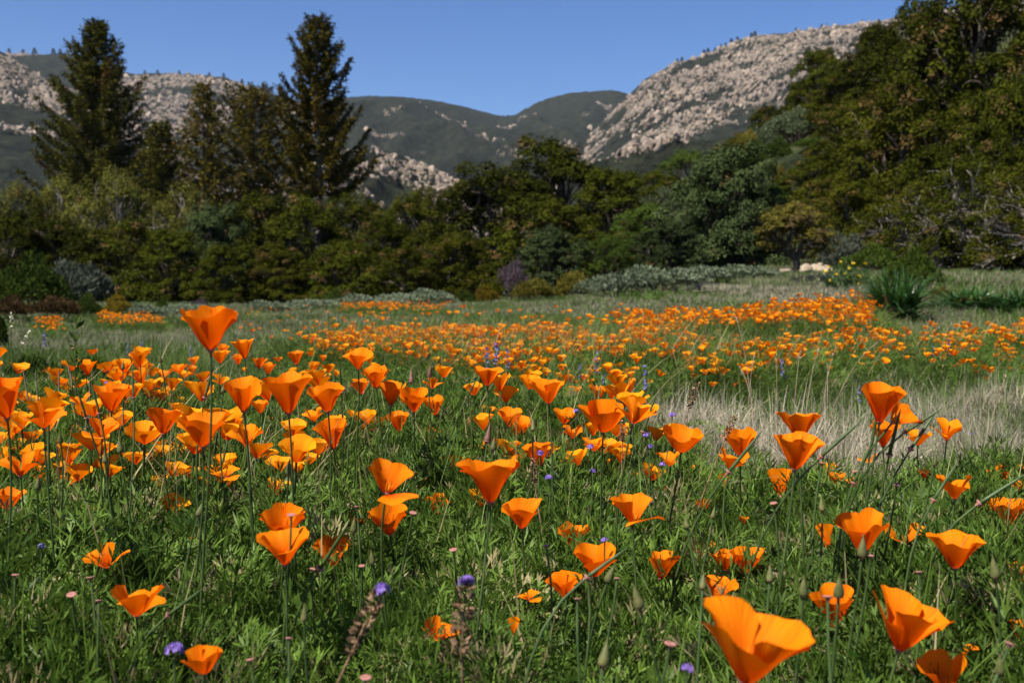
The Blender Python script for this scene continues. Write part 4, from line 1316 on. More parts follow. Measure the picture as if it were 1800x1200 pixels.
SHAPES = {   # claw angle, rim angle, per-petal changes of angle, petals kept, half-width of a petal
    "cup": (19, 33, (0, -3, 4, 2), (0, 1, 2, 3), 58),
    "cup2": (16, 29, (3, 0, -4, 3), (0, 1, 2, 3), 60),
    "cup3": (20, 31, (-4, 4, 0, -3), (0, 1, 2, 3), 56),
    "wide": (23, 41, (0, 5, -4, 3), (0, 1, 2, 3), 56),
    "wide2": (26, 41, (4, -5, 6, -2), (0, 1, 2, 3), 58),
    "bowl": (42, 27, (0, 3, -3, 2), (0, 1, 2, 3), 58),
    "tall": (17, 30, (0, 3, -3, 0), (0, 1, 2, 3), 64),
    "flared": (15, 50, (0, 6, -6, 4), (0, 1, 2, 3), 58),
    "splay": (26, 50, (-16, 14, -8, 12), (0, 1, 2, 3), 44),
    "bent": (26, 36, (0, 0, 0, 46), (0, 1, 2, 3), 54),
    "bent2": (30, 44, (0, 30, 0, 2), (0, 1, 2, 3), 54),
    "pair": (34, 50, (0, 0, 0, 0), (0, 2), 52),
    "three": (32, 50, (0, 4, -3, 0), (0, 1, 2), 56),
    "half": (28, 46, (0, 0, 0, 0), (2, 3), 62),
    "single": (16, 28, (0, 0, 0, 0), (2,), 78),
    "ragged": (52, 84, (10, -20, 16, -10), (0, 1, 2, 3), 42),
}
HEADS = {}


def head(shape, variant=0):
    if (shape, variant) in HEADS:
        return HEADS[shape, variant]
    a0, a1, dv, kept, half = SHAPES[shape]
    sd = 500 + 7 * list(SHAPES).index(shape) + 1000 * variant
    vr = random.Random(sd)
    dv = [q + vr.uniform(-7, 7) * (variant > 0) for q in dv]
    half = half + vr.uniform(-5, 3) * (variant > 0)
    ms, ext = [], []
    for k in kept:
        inner = k % 2
        me, V = petal("petal", k * math.pi / 2, a0 + dv[k] * 0.7, a1 + dv[k], half, 1.0, seed=sd + k, roff=-0.012 if inner else 0.012,
                      curl=0.25 if inner else -0.12)
        ms.append(me); ext.append(V)
    E = np.concatenate(ext)
    w = max(np.ptp(E[:, 0]), np.ptp(E[:, 1]))
    HEADS[shape, variant] = (ms, w, E[:, 2].max())
    return HEADS[shape, variant]


def lathe(name, prof, mat, sides=12, closed=True):
    V, F = [], []
    for rr_, z in prof:
        for k in range(sides):
            t = 2 * math.pi * k / sides
            V.append((rr_ * math.cos(t), rr_ * math.sin(t), z))
    for i in range(len(prof) - 1):
        for k in range(sides):
            k2 = (k + 1) % sides
            F.append((i * sides + k, i * sides + k2, (i + 1) * sides + k2, (i + 1) * sides + k))
    return mesh_np(name, np.array(V), np.array(F), M[mat], smooth=True)


COLLAR = lathe("receptacle", [(0.001, -0.075), (0.035, -0.07), (0.055, -0.03), (0.062, -0.004), (0.10, 0.012), (0.104, 0.022), (0.09, 0.026), (0.05, 0.02), (0.001, 0.02)], "collar")
rs = np.random.default_rng(31)
_n = 26
_an = rs.uniform(0, 6.28, _n); _tl = rs.uniform(0.05, 0.45, _n)
_P = np.stack([np.cos(_an) * 0.03, np.sin(_an) * 0.03, np.zeros(_n)], 1)
_D = np.stack([np.cos(_an) * _tl, np.sin(_an) * _tl, np.ones(_n)], 1)
_V, _F = leaf_quads(_P, _D, rand_dirs(rs, _n), rs.uniform(0.28, 0.46, _n), np.full(_n, 0.035), 0.0)
STAMENS = mesh_np("stamens", _V, _F, M["stamen"])


def stem_curve(base, top, axis, n=10):
    t = np.linspace(0, 1, n)[:, None]
    base, top, axis = map(np.array, (base, top, axis))
    h = np.linalg.norm(top - base)
    kr = random.Random(int(abs(top[0]) * 1e5) + int(abs(top[2]) * 1e5))
    c1 = base + np.array([kr.uniform(-0.16, 0.16) * h, kr.uniform(-0.12, 0.12) * h, h * 0.35]); c2 = top - axis * h * 0.33
    return base * (1 - t) ** 3 + 3 * c1 * t * (1 - t) ** 2 + 3 * c2 * t ** 2 * (1 - t) + top * t ** 3


def flower_spot(px, py, w, real=None, d=None):
    """depth at which a flower w pixels wide is a natural size and stands at a natural height"""
    if d is None:
        real = real or 0.058
        d = real * FPX / w
        if py > 505:
            zmin, zmax = 0.20, 0.50 if py > 600 else 0.60
            d = min(d, (CAM_Z - zmin) / ((py - 500) / FPX))
            d = max(d, (CAM_Z - zmax) / ((py - 500) / FPX))
    return d


def make_poppy(px, py, w, shape, label, tone=0.0, lean=0.0, back=None, spin=None, real=None, d=None, parts=True, group=None):
    """a poppy whose head is centred at the pixel; lean tilts it to the right, back tilts it away from the camera (degrees)"""
    rr_ = random.Random(int(px * 31 + py * 17 + w))
    if back is None:
        back = rr_.uniform(-17, 0)
    if spin is None and shape == "single":
        spin = -90
    d = flower_spot(px, py, w, real, d)
    c = at(px, py, d)
    W = w / FPX * d
    ms, hw, hh = head(shape, rr_.randrange(4))
    s = W / hw * 1.10
    ax = Vector((math.sin(R(lean + rr_.uniform(-6, 6))), math.sin(R(back + rr_.uniform(-6, 6))), 1.0)).normalized()
    origin = c - ax * (hh * s * 0.52)
    q = ax.to_track_quat('Z', 'Y') @ Quaternion((0, 0, 1), rr_.uniform(0, 6.28) if spin is None else R(spin))
    h = max(origin.z, 0.05)
    bx, by = origin.x - ax.x * h * 0.45 + rr_.uniform(-0.03, 0.03), origin.y - ax.y * h * 0.35 + rr_.uniform(-0.02, 0.05)
    base = Vector((bx, by, gz(bx, by) - 0.01))
    root = bpy.data.objects.new("poppy", None); col.objects.link(root)
    root.location = base
    mt = Matrix.LocRotScale(origin - base, q, (s, s, s))
    shade = (rr_.uniform(0.8, 1), 0, tone + rr_.uniform(0.0, 0.22), 1)
    fh = bpy.data.objects.new("flower_head", None); col.objects.link(fh); fh.parent = root; fh.matrix_local = mt
    one = Matrix.Identity(4)
    for me in ms:
        o = link("petal", me, fh, one); o.color = shade
    cv = stem_curve((0, 0, 0), origin - base - ax * s * 0.04, ax)
    rad = min(max(0.0017, s * 0.028), 0.0026)
    V, F = tube(cv, np.linspace(rad * 1.15, rad * 0.85, len(cv)), 6)
    link("stem", mesh_np("stem", V, F, M["stem"], smooth=True), root)
    if parts:
        link("receptacle", COLLAR, fh, one)
        if shape not in ("single", "tall"):
            link("stamens", STAMENS, fh, one)
    tag(root, label, "poppy", group or "poppies of the near bed")
    return root

# head centre x, y and width in photograph pixels, shape, label, extra settings
Y_ = dict(tone=0.55)  # small cups with sunlit insides: that yellow is painted into the petals
y_ = dict(tone=0.25)  # the same sunlit yellow painted in, weaker
POPPIES = [
    (369, 575, 94, "cup", "tallest poppy, rising alone against the grass at the left", dict(real=0.064, spin=45)),
    (428, 612, 40, "cup2", "slim orange-gold poppy just right of the tallest poppy's stem", y_),
    (387, 626, 36, "wide", "yellow-gold poppy half behind the tallest poppy's stem", Y_),
    (245, 628, 35, "cup", "yellow cup poppy highest at the left rear of the bed", Y_),
    (151, 647, 31, "cup2", "upright gold poppy beside the dark slanting pod at the left", y_),
    (80, 654, 20, "cup", "tiny lone poppy on a thin stem at the far left", {}),
    (162, 618, 18, "bowl", "tiny poppy above the upright gold one at the left", {}),
    (218, 643, 35, "wide", "yellow poppy behind a pale bud, left rear", Y_),
    (209, 660, 35, "bowl", "yellow poppy below the one behind a pale bud", Y_),
    (246, 662, 32, "cup2", "orange poppy directly below the highest yellow cup", y_),
    (263, 682, 28, "bent2", "small darker poppy under the rear yellow cups", {}),
    (287, 657, 26, "three", "small poppy with notched rim right of the rear yellow cups", {}),
    (315, 647, 29, "bent2", "deep orange crumpled poppy left of the tallest poppy's stem", {}),
    (340, 634, 19, "cup", "small poppy touching the tallest poppy's stem on the left", {}),
    (337, 651, 20, "tall", "small half-closed poppy below the one touching the tall stem", {}),
    (392, 612, 20, "bowl", "tiny poppy peeping between the tallest poppy and the slim gold one", {}),
    (418, 631, 20, "cup3", "small poppy under the slim gold poppy", {}),
    (456, 637, 26, "cup", "small poppy, left of a close pair right of the tall stem", {}),
    (471, 648, 23, "cup2", "small poppy, lower of the close pair right of the tall stem", {}),
    (488, 631, 15, "bowl", "tiny poppy right above the close pair", {}),
    (520, 628, 27, "cup3", "poppy at the left of the rear cluster below the meadow drift", {}),
    (548, 618, 14, "bowl", "tiny gold poppy topmost in the rear cluster", Y_),
    (567, 629, 14, "cup", "tiny poppy right in the rear cluster", {}),
    (552, 643, 21, "bowl", "small round gold poppy in the middle of the rear cluster", y_),
    (577, 646, 25, "bowl", "gold double-looking poppy at the right of the rear cluster", Y_),
    (569, 663, 13, "bowl", "tiny round poppy lowest in the rear cluster", {}),
    (533, 661, 24, "cup", "gold poppy above the big pale-rimmed cup", y_),
    (8, 698, 78, "tall", "big tall cup cut by the left edge", dict(real=0.06)),
    (77, 730, 76, "splay", "wide splayed poppy with separate petals near the left edge", dict(real=0.062, lean=8)),
    (197, 698, 61, "cup", "medium poppy left, above the deep folded one", dict(real=0.06)),
    (143, 702, 40, "splay", "rumpled poppy left of the medium one", y_),
    (58, 694, 23, "cup", "small poppy behind the wide splayed one", {}),
    (220, 716, 20, "cup3", "small poppy under the medium left one", {}),
    (313, 683, 27, "bowl", "neat orange bowl left of a dark stem in the left rear", y_),
    (340, 680, 30, "wide", "yellow poppy with parted petals left of the tall stem", Y_),
    (267, 694, 30, "wide2", "gold poppy under the small darker one", y_),
    (303, 704, 23, "cup", "small poppy under the neat orange bowl", {}),
    (387, 667, 32, "splay", "yellow ragged-edged poppy right behind the tall stem", Y_),
    (380, 711, 29, "cup", "gold poppy leaning on the right of the tall stem", y_),
    (425, 694, 71, "cup3", "dark red-orange cup, darkest of the big cups at the left", dict(real=0.06, back=-20)),
    (504, 691, 82, "cup2", "large pale-orange cup right of the darkest cup", dict(real=0.066, spin=20)),
    (574, 699, 60, "cup", "round orange cup right of the large pale-orange one", dict(real=0.058)),
    (448, 677, 30, "bowl", "yellow bowl peeping between the darkest and the pale-orange cups", Y_),
    (457, 714, 36, "wide", "gold poppy below and right of the darkest cup", y_),
    (482, 741, 26, "cup", "small poppy below the large pale-orange cup", {}),
    (550, 728, 44, "splay", "poppy with striped parted petals between two large cups", y_),
    (523, 754, 41, "cup", "poppy behind the pink-collared bent stalk", {}),
    (288, 737, 63, "cup", "full round cup left of and above the broadest left cup", dict(real=0.06)),
    (355, 755, 90, "wide", "broadest cup at the left, low before the tall stem", dict(real=0.068, spin=45)),
    (181, 752, 62, "bent2", "deep folded cup behind slanting pods at the left", dict(real=0.06, lean=6)),
    (127, 762, 35, "wide", "small open poppy left of the deep folded cup", {}),
    (115, 788, 25, "cup", "small low poppy beneath the small open one at the left", {}),
    (28, 730, 30, "cup3", "poppy hidden behind the wide splayed one at the left edge", y_),
    (6, 757, 32, "bowl", "gold poppy low at the left edge, upper of two", y_),
    (4, 795, 32, "bowl", "gold poppy low at the left edge, lower of two", y_),
    (35, 815, 70, "splay", "open flopped poppy with curling petals low at the left", dict(real=0.062)),
    (77, 808, 20, "cup", "tiny poppy right of the open flopped one", {}),
    (298, 790, 36, "bowl", "gold bowl under the full round cup", y_),
    (325, 776, 28, "wide2", "gold poppy hidden behind the broadest left cup", y_),
    (220, 803, 33, "splay", "ragged little poppy low under the deep folded cup", {}),
    (255, 805, 12, "half", "tiny half-hidden poppy left of the gold bowl", y_),
    (412, 747, 38, "wide2", "poppy right behind the broadest left cup", y_),
    (433, 763, 61, "splay", "rumpled gold poppy right of the broadest left cup", dict(real=0.055, tone=0.2)),
    (449, 793, 39, "cup", "orange cup, upper of two touching below the rumpled gold one", {}),
    (468, 803, 33, "bent2", "orange cup, lower of two touching below the rumpled gold one", {}),
    (584, 762, 52, "cup2", "deep cup crossed by dark stems below the round orange cup", {}),
    (510, 787, 20, "half", "small gold poppy low between stems, left of two", y_),
    (536, 780, 18, "half", "small gold poppy low between stems, right of two", y_),
    (395, 829, 55, "ragged", "dishevelled gold poppies low behind the broad cup's stem", dict(tone=0.3)),
    (288, 838, 17, "half", "tiny gold poppy deep in the leaves at the left", y_),
    (141, 829, 16, "ragged", "tiny ragged poppy deep in the leaves at the far left", {}),
    (629, 632, 51, "flared", "poppy with flared rim standing high left of centre", dict(real=0.055)),
    (660, 662, 49, "cup", "poppy below and right of the high flared one", dict(real=0.055)),
    (633, 678, 33, "cup3", "smaller poppy left under the high flared one", {}),
    (780, 652, 34, "wide2", "bright yellow ruffled poppy highest at centre", Y_),
    (760, 672, 35, "splay", "star-rimmed poppy below the bright yellow one", y_),
    (856, 660, 53, "wide", "solitary wide-rimmed poppy high at centre", dict(real=0.056)),
    (689, 689, 49, "cup2", "orange cup, left of two alike cups left of centre", dict(real=0.056)),
    (728, 704, 46, "tall", "orange cup, right of two alike cups left of centre", dict(real=0.054)),
    (832, 683, 34, "wide2", "yellow crumpled poppy left below the solitary wide-rimmed one", Y_),
    (931, 672, 37, "wide", "yellow poppy tucked behind the broad centre cup", Y_),
    (963, 687, 60, "wide", "broad cup with rounded petals right of centre rear", dict(real=0.06)),
    (988, 668, 24, "cup2", "small cup right behind the broad centre cup", {}),
    (887, 692, 17, "tall", "little orange poppy left of the broad centre cup", {}),
    (912, 695, 19, "half", "little poppy close under the broad centre cup's left", {}),
    (1080, 659, 26, "cup", "small lone cup high against the drift, right of centre", {}),
    (1108, 678, 22, "cup3", "small lone cup by the blue lupine", {}),
    (1052, 692, 31, "cup2", "small cup above the broad low bowl", {}),
    (1008, 690, 28, "cup", "small cup, upper of a trio right of the broad centre cup", {}),
    (995, 699, 23, "wide", "small gold poppy, left of the trio", y_),
    (1003, 711, 17, "bowl", "tiny round poppy, lowest of the trio", {}),
    (1063, 733, 74, "bowl", "broad low bowl at right of centre with overlapping petals", dict(real=0.066)),
    (1118, 722, 74, "splay", "big double-looking poppy right of the broad low bowl", dict(real=0.064, lean=10)),
    (763, 712, 37, "cup3", "gold-orange cup right of the alike pair", y_),
    (803, 699, 26, "tall", "narrow cup behind thin stems at centre", {}),
    (857, 724, 33, "wide", "small gold poppy left of the touching pair at centre", y_),
    (895, 733, 46, "wide2", "gold poppy, left of the touching pair at centre", dict(tone=0.3)),
    (918, 748, 41, "wide", "gold poppy, right and lower of the touching pair at centre", y_),
    (700, 741, 40, "tall", "tall closed cup below the alike pair", {}),
    (992, 732, 39, "wide2", "ruffled poppy left of the broad low bowl", y_),
    (975, 745, 28, "bowl", "gold bowl below the ruffled one", Y_),
    (947, 730, 24, "wide", "flat gold poppy right of the touching pair", Y_),
    (753, 770, 38, "cup2", "dark orange cup low left of centre", dict(back=-20)),
    (813, 753, 34, "cup", "gold cup left of the upright folded petal", y_),
    (831, 750, 22, "single", "upright folded petal with dark edge beside a brown bud", {}),
    (817, 773, 37, "splay", "gold poppy under the upright folded petal", y_),
    (1008, 757, 41, "splay", "ruffled orange poppy below the broad low bowl's left", {}),
    (1000, 782, 29, "bowl", "small round bowl under the ruffled orange one", {}),
    (1045, 777, 49, "splay", "gold tousled poppy under the broad low bowl", y_),
    (843, 797, 43, "wide2", "gold poppy hidden behind the great centre cup", y_),
    (907, 807, 37, "cup", "gold cup right behind the great centre cup", y_),
    (946, 797, 50, "cup3", "orange cup with a purple flower in front", {}),
    (1077, 824, 37, "wide", "low poppy behind purple stems at right of centre", {}),
    (1200, 773, 72, "bowl", "round bowl before the straw, right of the purple heads", dict(real=0.064)),
    (1178, 803, 50, "splay", "tousled gold poppy under the round bowl before the straw", y_),
    (683, 841, 96, "bent", "large lopsided cup with one petal thrown right, left of centre", dict(real=0.066, lean=8, spin=0)),
    (865, 838, 104, "flared", "great centre cup with frilled rim", dict(real=0.070, spin=60)),
    (735, 848, 36, "splay", "small poppy behind the large lopsided cup's right", {}),
    (637, 763, 30, "cup", "gold-orange poppy left of the tall closed cup", y_),
    (613, 766, 28, "wide", "gold poppy at the right of the deep stem-crossed cup", y_),
    (733, 753, 28, "three", "small gold poppy right of the tall closed cup", y_),
    (752, 728, 24, "cup", "small poppy left above the dark orange cup", y_),
    (950, 713, 24, "cup", "small poppy under the broad centre cup", {}),
    (1043, 829, 28, "splay", "gold poppy among the purple stems, left", y_),
    (1108, 837, 26, "wide", "small pale poppy low among the purple stems", y_),
    (1550, 708, 76, "tall", "tall ragged red-orange poppy above the straw at the right", dict(real=0.058, spin=40)),
    (1585, 726, 62, "half", "petal flung out to the right of the tall ragged poppy", dict(real=0.058, lean=62, d=1.50)),
    (1553, 763, 51, "cup2", "orange cup under the tall ragged poppy", {}),
    (1615, 768, 46, "three", "gold-rimmed poppy behind crossing pods at the right", y_),
    (1665, 756, 48, "flared", "gold-rimmed cup standing free at the right", dict(tone=0.35)),
    (1405, 746, 78, "wide", "fluted cup, upper of the stacked pair before the straw", dict(real=0.062)),
    (1400, 793, 80, "cup", "smooth cup, lower of the stacked pair before the straw", dict(real=0.062, d=1.40)),
    (1369, 850, 40, "single", "single hanging petal under the stacked pair", dict(lean=-14)),
    (1300, 777, 54, "cup3", "dark-rimmed cup behind a slanting pod, upper of two", {}),
    (1288, 806, 66, "bent2", "shiny twisted cup behind a slanting pod, lower of two", dict(lean=8)),
    (1275, 850, 22, "single", "narrow dangling petal below the shiny twisted cup", dict(lean=8)),
    (1526, 804, 36, "ragged", "red frayed fading poppy under the tall ragged one", dict(back=10)),
    (1457, 820, 34, "splay", "gold poppy behind the pink-collared stalk", y_),
    (1625, 832, 20, "cup", "small cup on the ground left of the star-shaped poppy", {}),
    (1760, 831, 46, "splay", "spiky-rimmed poppy near the right edge", {}),
    (1212, 823, 22, "half", "gold poppy half hidden under the round straw-side bowl", y_),
    (1680, 853, 74, "splay", "star-shaped open poppy with four separate petals", dict(real=0.060)),
    (1797, 830, 32, "cup", "cup cut by the right edge, upper", {}),
    (1796, 856, 30, "wide", "cup cut by the right edge, lower", {}),
    (1772, 899, 66, "cup", "big cup near the right edge on a curving stem", dict(real=0.062)),
    (1518, 937, 88, "cup", "big fluted cup with a bud in front of it", dict(real=0.066, spin=45)),
    (1590, 940, 64, "pair", "two pale petals spread like wings", dict(tone=0.35, spin=0, back=-25)),
    (1448, 945, 36, "single", "folded narrow petal left of the big fluted cup", dict(lean=-22)),
    (1680, 967, 96, "wide", "big wide-mouthed cup at the right", dict(real=0.068, spin=10)),
    (1735, 901, 30, "cup", "poppy behind the big right cup's stem", y_),
    (1686, 923, 25, "half", "small gold poppy above the big wide-mouthed cup", y_),
    (1708, 924, 13, "half", "tiny gold petal above the big wide-mouthed cup", y_),
    (1757, 938, 31, "splay", "tousled poppy under the big right cup", {}),
    (1734, 948, 28, "half", "poppy just right of the big wide-mouthed cup's rim", {}),
    (1727, 973, 16, "half", "tiny poppy right under the big wide-mouthed cup's rim", {}),
    (1790, 1006, 52, "bowl", "round red-orange poppy cut by the right edge", {}),
    (1797, 1108, 46, "cup", "blurred cup cut by the right edge, lowest", {}),
    (1235, 887, 25, "bowl", "small round poppy alone in the green right of centre", {}),
    (1306, 914, 18, "cup", "tiny poppy alone in the green beneath the hanging petal", {}),
    (1226, 961, 60, "splay", "reddish poppy behind blurred leaves", {}),
    (1312, 985, 66, "wide", "big tousled poppy behind upright leaves, right of a pair", dict(spin=30)),
    (1275, 985, 50, "wide2", "big tousled poppy behind upright leaves, left of a pair", {}),
    (1262, 1032, 70, "splay", "flopped poppy beneath the tousled pair", dict(real=0.060)),
    (1468, 1068, 80, "cup2", "cup behind two thin stalks, one with a pale disc", dict(real=0.058)),
    (1593, 1098, 126, "wide", "very large soft-focus cup at the lower right", dict(real=0.072, lean=10, spin=35)),
    (1323, 1142, 182, "wide", "largest soft-focus poppy on the bottom edge", dict(real=0.078, lean=6, spin=80)),
    (1663, 1182, 122, "splay", "large soft-focus poppy cut by the bottom edge, lower right", dict(real=0.070)),
    (1500, 848, 28, "splay", "gold poppy in the leaves right of the pink-collared stalk", y_),
    (1470, 843, 30, "cup3", "orange poppy in the leaves below the pink-collared stalk", {}),
    (1708, 1138, 24, "ragged", "small red withered petals low at the right", {}),
    (683, 914, 66, "cup", "clean cup below the large lopsided one", dict(real=0.058, spin=45)),
    (768, 892, 46, "cup2", "small tilted cup right of the clean one", {}),
    (917, 904, 73, "wide", "V-shaped clean cup below the great centre cup", dict(real=0.060, spin=45)),
    (1008, 943, 60, "cup", "upper of two neighbouring cups low right of centre", dict(real=0.056)),
    (1046, 986, 78, "wide2", "wide cup crossed by a green stalk, lower of two neighbours", dict(real=0.062)),
    (992, 1028, 57, "cup", "low cup beneath the two neighbouring cups", dict(real=0.056)),
    (1163, 993, 54, "cup2", "cup crossed by thin stalks, alone right of centre", dict(real=0.056)),
    (1112, 893, 84, "bent", "flat winged poppy behind slanting stalks", dict(real=0.064)),
    (948, 853, 27, "tall", "small deep-orange cup below the purple-fronted one", {}),
    (630, 910, 42, "splay", "broken poppy hidden left of the clean cup", {}),
    (928, 1045, 48, "ragged", "tattered poppy deep in the leaves below the V-shaped cup", y_),
    (770, 1107, 66, "bent2", "soft-focus cup with one dropped petal near the bottom", dict(real=0.056, lean=10)),
    (905, 1102, 22, "single", "withered red petal hanging near the bottom", {}),
    (604, 965, 26, "half", "half-hidden cup left of the green pods at lower centre", {}),
    (798, 848, 22, "pair", "little two-petalled poppy left of the great centre cup", {}),
    (1148, 838, 22, "half", "small gold poppy under the tousled one before the straw", y_),
    (1167, 858, 16, "half", "tiny gold poppy under the small gold one before the straw", y_),
    (185, 978, 73, "splay", "open crumpled poppy low at the left", dict(real=0.058)),
    (240, 1053, 102, "bent", "large bowl with curled left lip at the lower left", dict(real=0.066, spin=170)),
    (358, 1160, 64, "bowl", "soft-focus round poppy beside a violet flower on the bottom edge", dict(real=0.045, d=1.02)),
    (499, 962, 94, "flared", "big layered cup low left of centre, front", dict(real=0.064, spin=50)),
    (497, 922, 76, "cup", "upright cup right behind the big layered one", dict(real=0.062, d=1.38)),
    (582, 970, 57, "cup3", "cup touching the big layered one on its right", dict(real=0.056)),
    (343, 950, 30, "ragged", "small broken poppy deep in the leaves by a green bud", {}),
    (15, 877, 64, "bent2", "soft cup cut by the left edge above a green pod", dict(real=0.058)),
]
for e in POPPIES:
    px, py, w, shp, lab, kw = e
    make_poppy(px, py, w, shp, lab, **kw)


# ---------------------------------------------------------------- poppy drifts on the meadow
def small_poppy(seed, shape, gold, h=0.30):
    """a whole far poppy as one mesh: petals on a thin stem"""
    a0, a1, dv, kept, half = SHAPES[shape]
    Vs, Fs, A, off = [], [], {"along": [], "across": [], "gold": []}, 0
    s = 0.040
    a0, a1 = a0 + 6, a1 + 8
    ns, nu = 5, 6
    for k in range(4):
        me, V = petal("tmp", k * math.pi / 2, a0 + dv[k], a1 + dv[k], half, 1.0, ns, nu, seed * 9 + k, 0.01 if k % 2 else -0.01)
        bpy.data.meshes.remove(me)
        Vs.append(V * s + np.array([0, 0, h])); Fs.append(grid_faces(nu, ns) + off); off += len(V)
        S, U = np.meshgrid(np.linspace(0, 1, ns), np.linspace(-1, 1, nu), indexing="ij")
        A["along"].append(S.ravel()); A["across"].append(U.ravel()); A["gold"].append(np.full(S.size, gold))
    nf = sum(len(f) for f in Fs)
    tv, tf = tube([(0.01, 0.01, 0), (0.0, 0.0, h * 0.5), (0, 0, h)], [0.003, 0.0025, 0.002], 4)
    Vs.append(tv); Fs.append(tf + off)
    for k in A:
        A[k].append(np.zeros(len(tv)))
    me = mesh_np("small_poppy", np.concatenate(Vs), np.concatenate(Fs), M["petal"], {k: np.concatenate(v) for k, v in A.items()}, smooth=True)
    me.materials.append(M["stem"])
    idx = np.zeros(nf + len(tf), np.int32); idx[nf:] = 1
    me.polygons.foreach_set("material_index", idx)
    return me


SP = [small_poppy(601, "cup", 0.0), small_poppy(602, "wide", 0.1), small_poppy(603, "bowl", 0.0, 0.27), small_poppy(604, "wide2", 0.2, 0.32),
      small_poppy(605, "cup3", 0.05, 0.33), small_poppy(606, "bowl", 0.75, 0.29), small_poppy(607, "wide", 0.65, 0.26)]
r = np.random.default_rng(303)
n = 60000
y = 3.8 * (42 / 3.8) ** r.random(n)
x = (r.random(n) - 0.5) * 1.15 * y
z = ground_z(x, y)
px, py, dep = project(np.stack([x, y, z + 0.31], 1))
dens = drift_mask(px, py)
dens = dens * sstep(0.30, 0.52, fbm(x * 1.4, y * 0.8, 61, 3)) * 1.35
dens = np.where(y > 24, dens * 2.0, dens)
keep = (r.random(n) < dens * (1.6 + 1.4 * (px < 1150)) * np.clip(0.25 * (y / 6) ** 0.8, 0, 0.8)) & (y > bed_edge(px))
keep &= (px > 420) | (y > 15)
x, y, z, px = x[keep], y[keep], z[keep], px[keep]
# more small poppies sunk among the leaves of the near bed
bq = 1200
bx_ = r.uniform(-20, 1190, bq); bd_ = 1.9 * (4.3 / 1.9) ** (r.random(bq) ** 0.75)
bx_, bd_ = bx_[(vnoise(bx_ / 90, bd_ * 2, 91) > 0.44)], bd_[(vnoise(bx_ / 90, bd_ * 2, 91) > 0.44)]
bx_, bd_ = bx_[:330], bd_[:330]
bX = (bx_ - 900) / FPX * bd_
okb = bd_ < np.minimum(bed_edge(bx_), np.interp(bx_, [420, 600], [4.5, 3.3]))
x = np.concatenate([x, bX[okb]]); y = np.concatenate([y, bd_[okb]]); z = np.concatenate([z, ground_z(bX[okb], bd_[okb]) - 0.03]); px = np.concatenate([px, bx_[okb]])
o_ = np.argsort(y)
x, y, z, px = x[o_], y[o_], z[o_], px[o_]
n = len(x)
gold = ((vnoise(x * 1.1, y * 0.6, 66) > 0.62) & (y < 7.5)) | ((y < 4.6) & (r.random(n) < 0.38))
kind = np.where(gold & (r.random(n) < 0.6), r.integers(5, 7, n), r.integers(0, 5, n))
scl = r.uniform(0.8, 1.2, n) * np.where(y < bed_edge(px), r.uniform(0.75, 1.1, n), 0.72 + 0.20 * sstep(5, 14, y))
tilt = yaw(r, n, 0.16)
N_SINGLE = max(0, 300 - len(POPPIES))
ANCHORS = [(369, 575, "the tallest poppy's head"), (355, 755, "the broadest left cup"), (504, 691, "the large pale-orange cup"), (425, 694, "the darkest left cup"),
           (865, 838, "the great centre cup"), (683, 841, "the large lopsided cup"), (963, 687, "the broad centre cup"), (1063, 733, "the broad low bowl"),
           (856, 660, "the solitary wide-rimmed poppy"), (629, 632, "the high flared poppy"), (77, 730, "the wide splayed poppy"), (288, 737, "the full round cup"),
           (181, 752, "the deep folded cup"), (1200, 773, "the round straw-side bowl"), (1118, 722, "the big double-looking poppy"), (906, 740, "the touching gold pair"),
           (707, 696, "the two alike cups"), (245, 628, "the highest yellow cup"), (574, 699, "the round orange cup"), (35, 815, "the open flopped poppy"),
           (8, 698, "the edge-cut left cup"), (780, 652, "the bright yellow poppy"), (584, 762, "the deep stem-crossed cup"), (433, 763, "the rumpled gold poppy"),
           (753, 770, "the dark orange cup"), (197, 698, "the medium left poppy"), (1550, 708, "the tall ragged poppy"), (1405, 770, "the stacked pair")]
used, single = set(), np.zeros(n, bool)
HX, HY, _ = project(np.stack([x, y, z + 0.31 * scl], 1))
# the nearest ones stand as poppies of their own
for i in range(n):
    if single.sum() >= N_SINGLE or y[i] > 9:
        break
    if y[i] < bed_edge(px[i]):
        dd_ = [math.hypot(HX[i] - a[0], HY[i] - a[1]) for a in ANCHORS]
        a = ANCHORS[int(np.argmin(dd_))]
        ang = math.degrees(math.atan2(a[1] - HY[i], HX[i] - a[0])) % 360
        way = ["right of", "above right of", "above", "above left of", "left of", "below left of", "below", "below right of"][int((ang + 22.5) // 45) % 8]
        near_ = "close " if min(dd_) < 45 else "further "
        lab = "small %s poppy sunk in leaves, %s%s %s" % ("yellow" if kind[i] > 4 else "orange", near_, way, a[2])
        grp = "small poppies sunk in the near bed"
        if lab in used:
            continue
        used.add(lab)
    elif px[i] < 760:
        lab, grp = "small orange poppy in the sparse left end of the meadow drift", "near poppies of the meadow drift, left end"
    elif px[i] < 1120:
        lab, grp = "small poppy along the near edge of the meadow drift, centre", "near poppies of the meadow drift, centre"
    else:
        lab, grp = "small poppy along the near edge of the meadow drift, behind the straw", "near poppies of the meadow drift, right"
    single[i] = True
    o = link("poppy", SP[kind[i]])
    o.location = (x[i], y[i], z[i]); o.rotation_euler = tilt[i]; o.scale = (scl[i],) * 3
    tag(o, lab, "poppy", grp)
k = ~single
scatter("poppy_drift", SP, np.stack([x, y, z], 1)[k], tilt[k], scl[k], kind[k], "hundreds of small orange poppies drifting across the meadow")
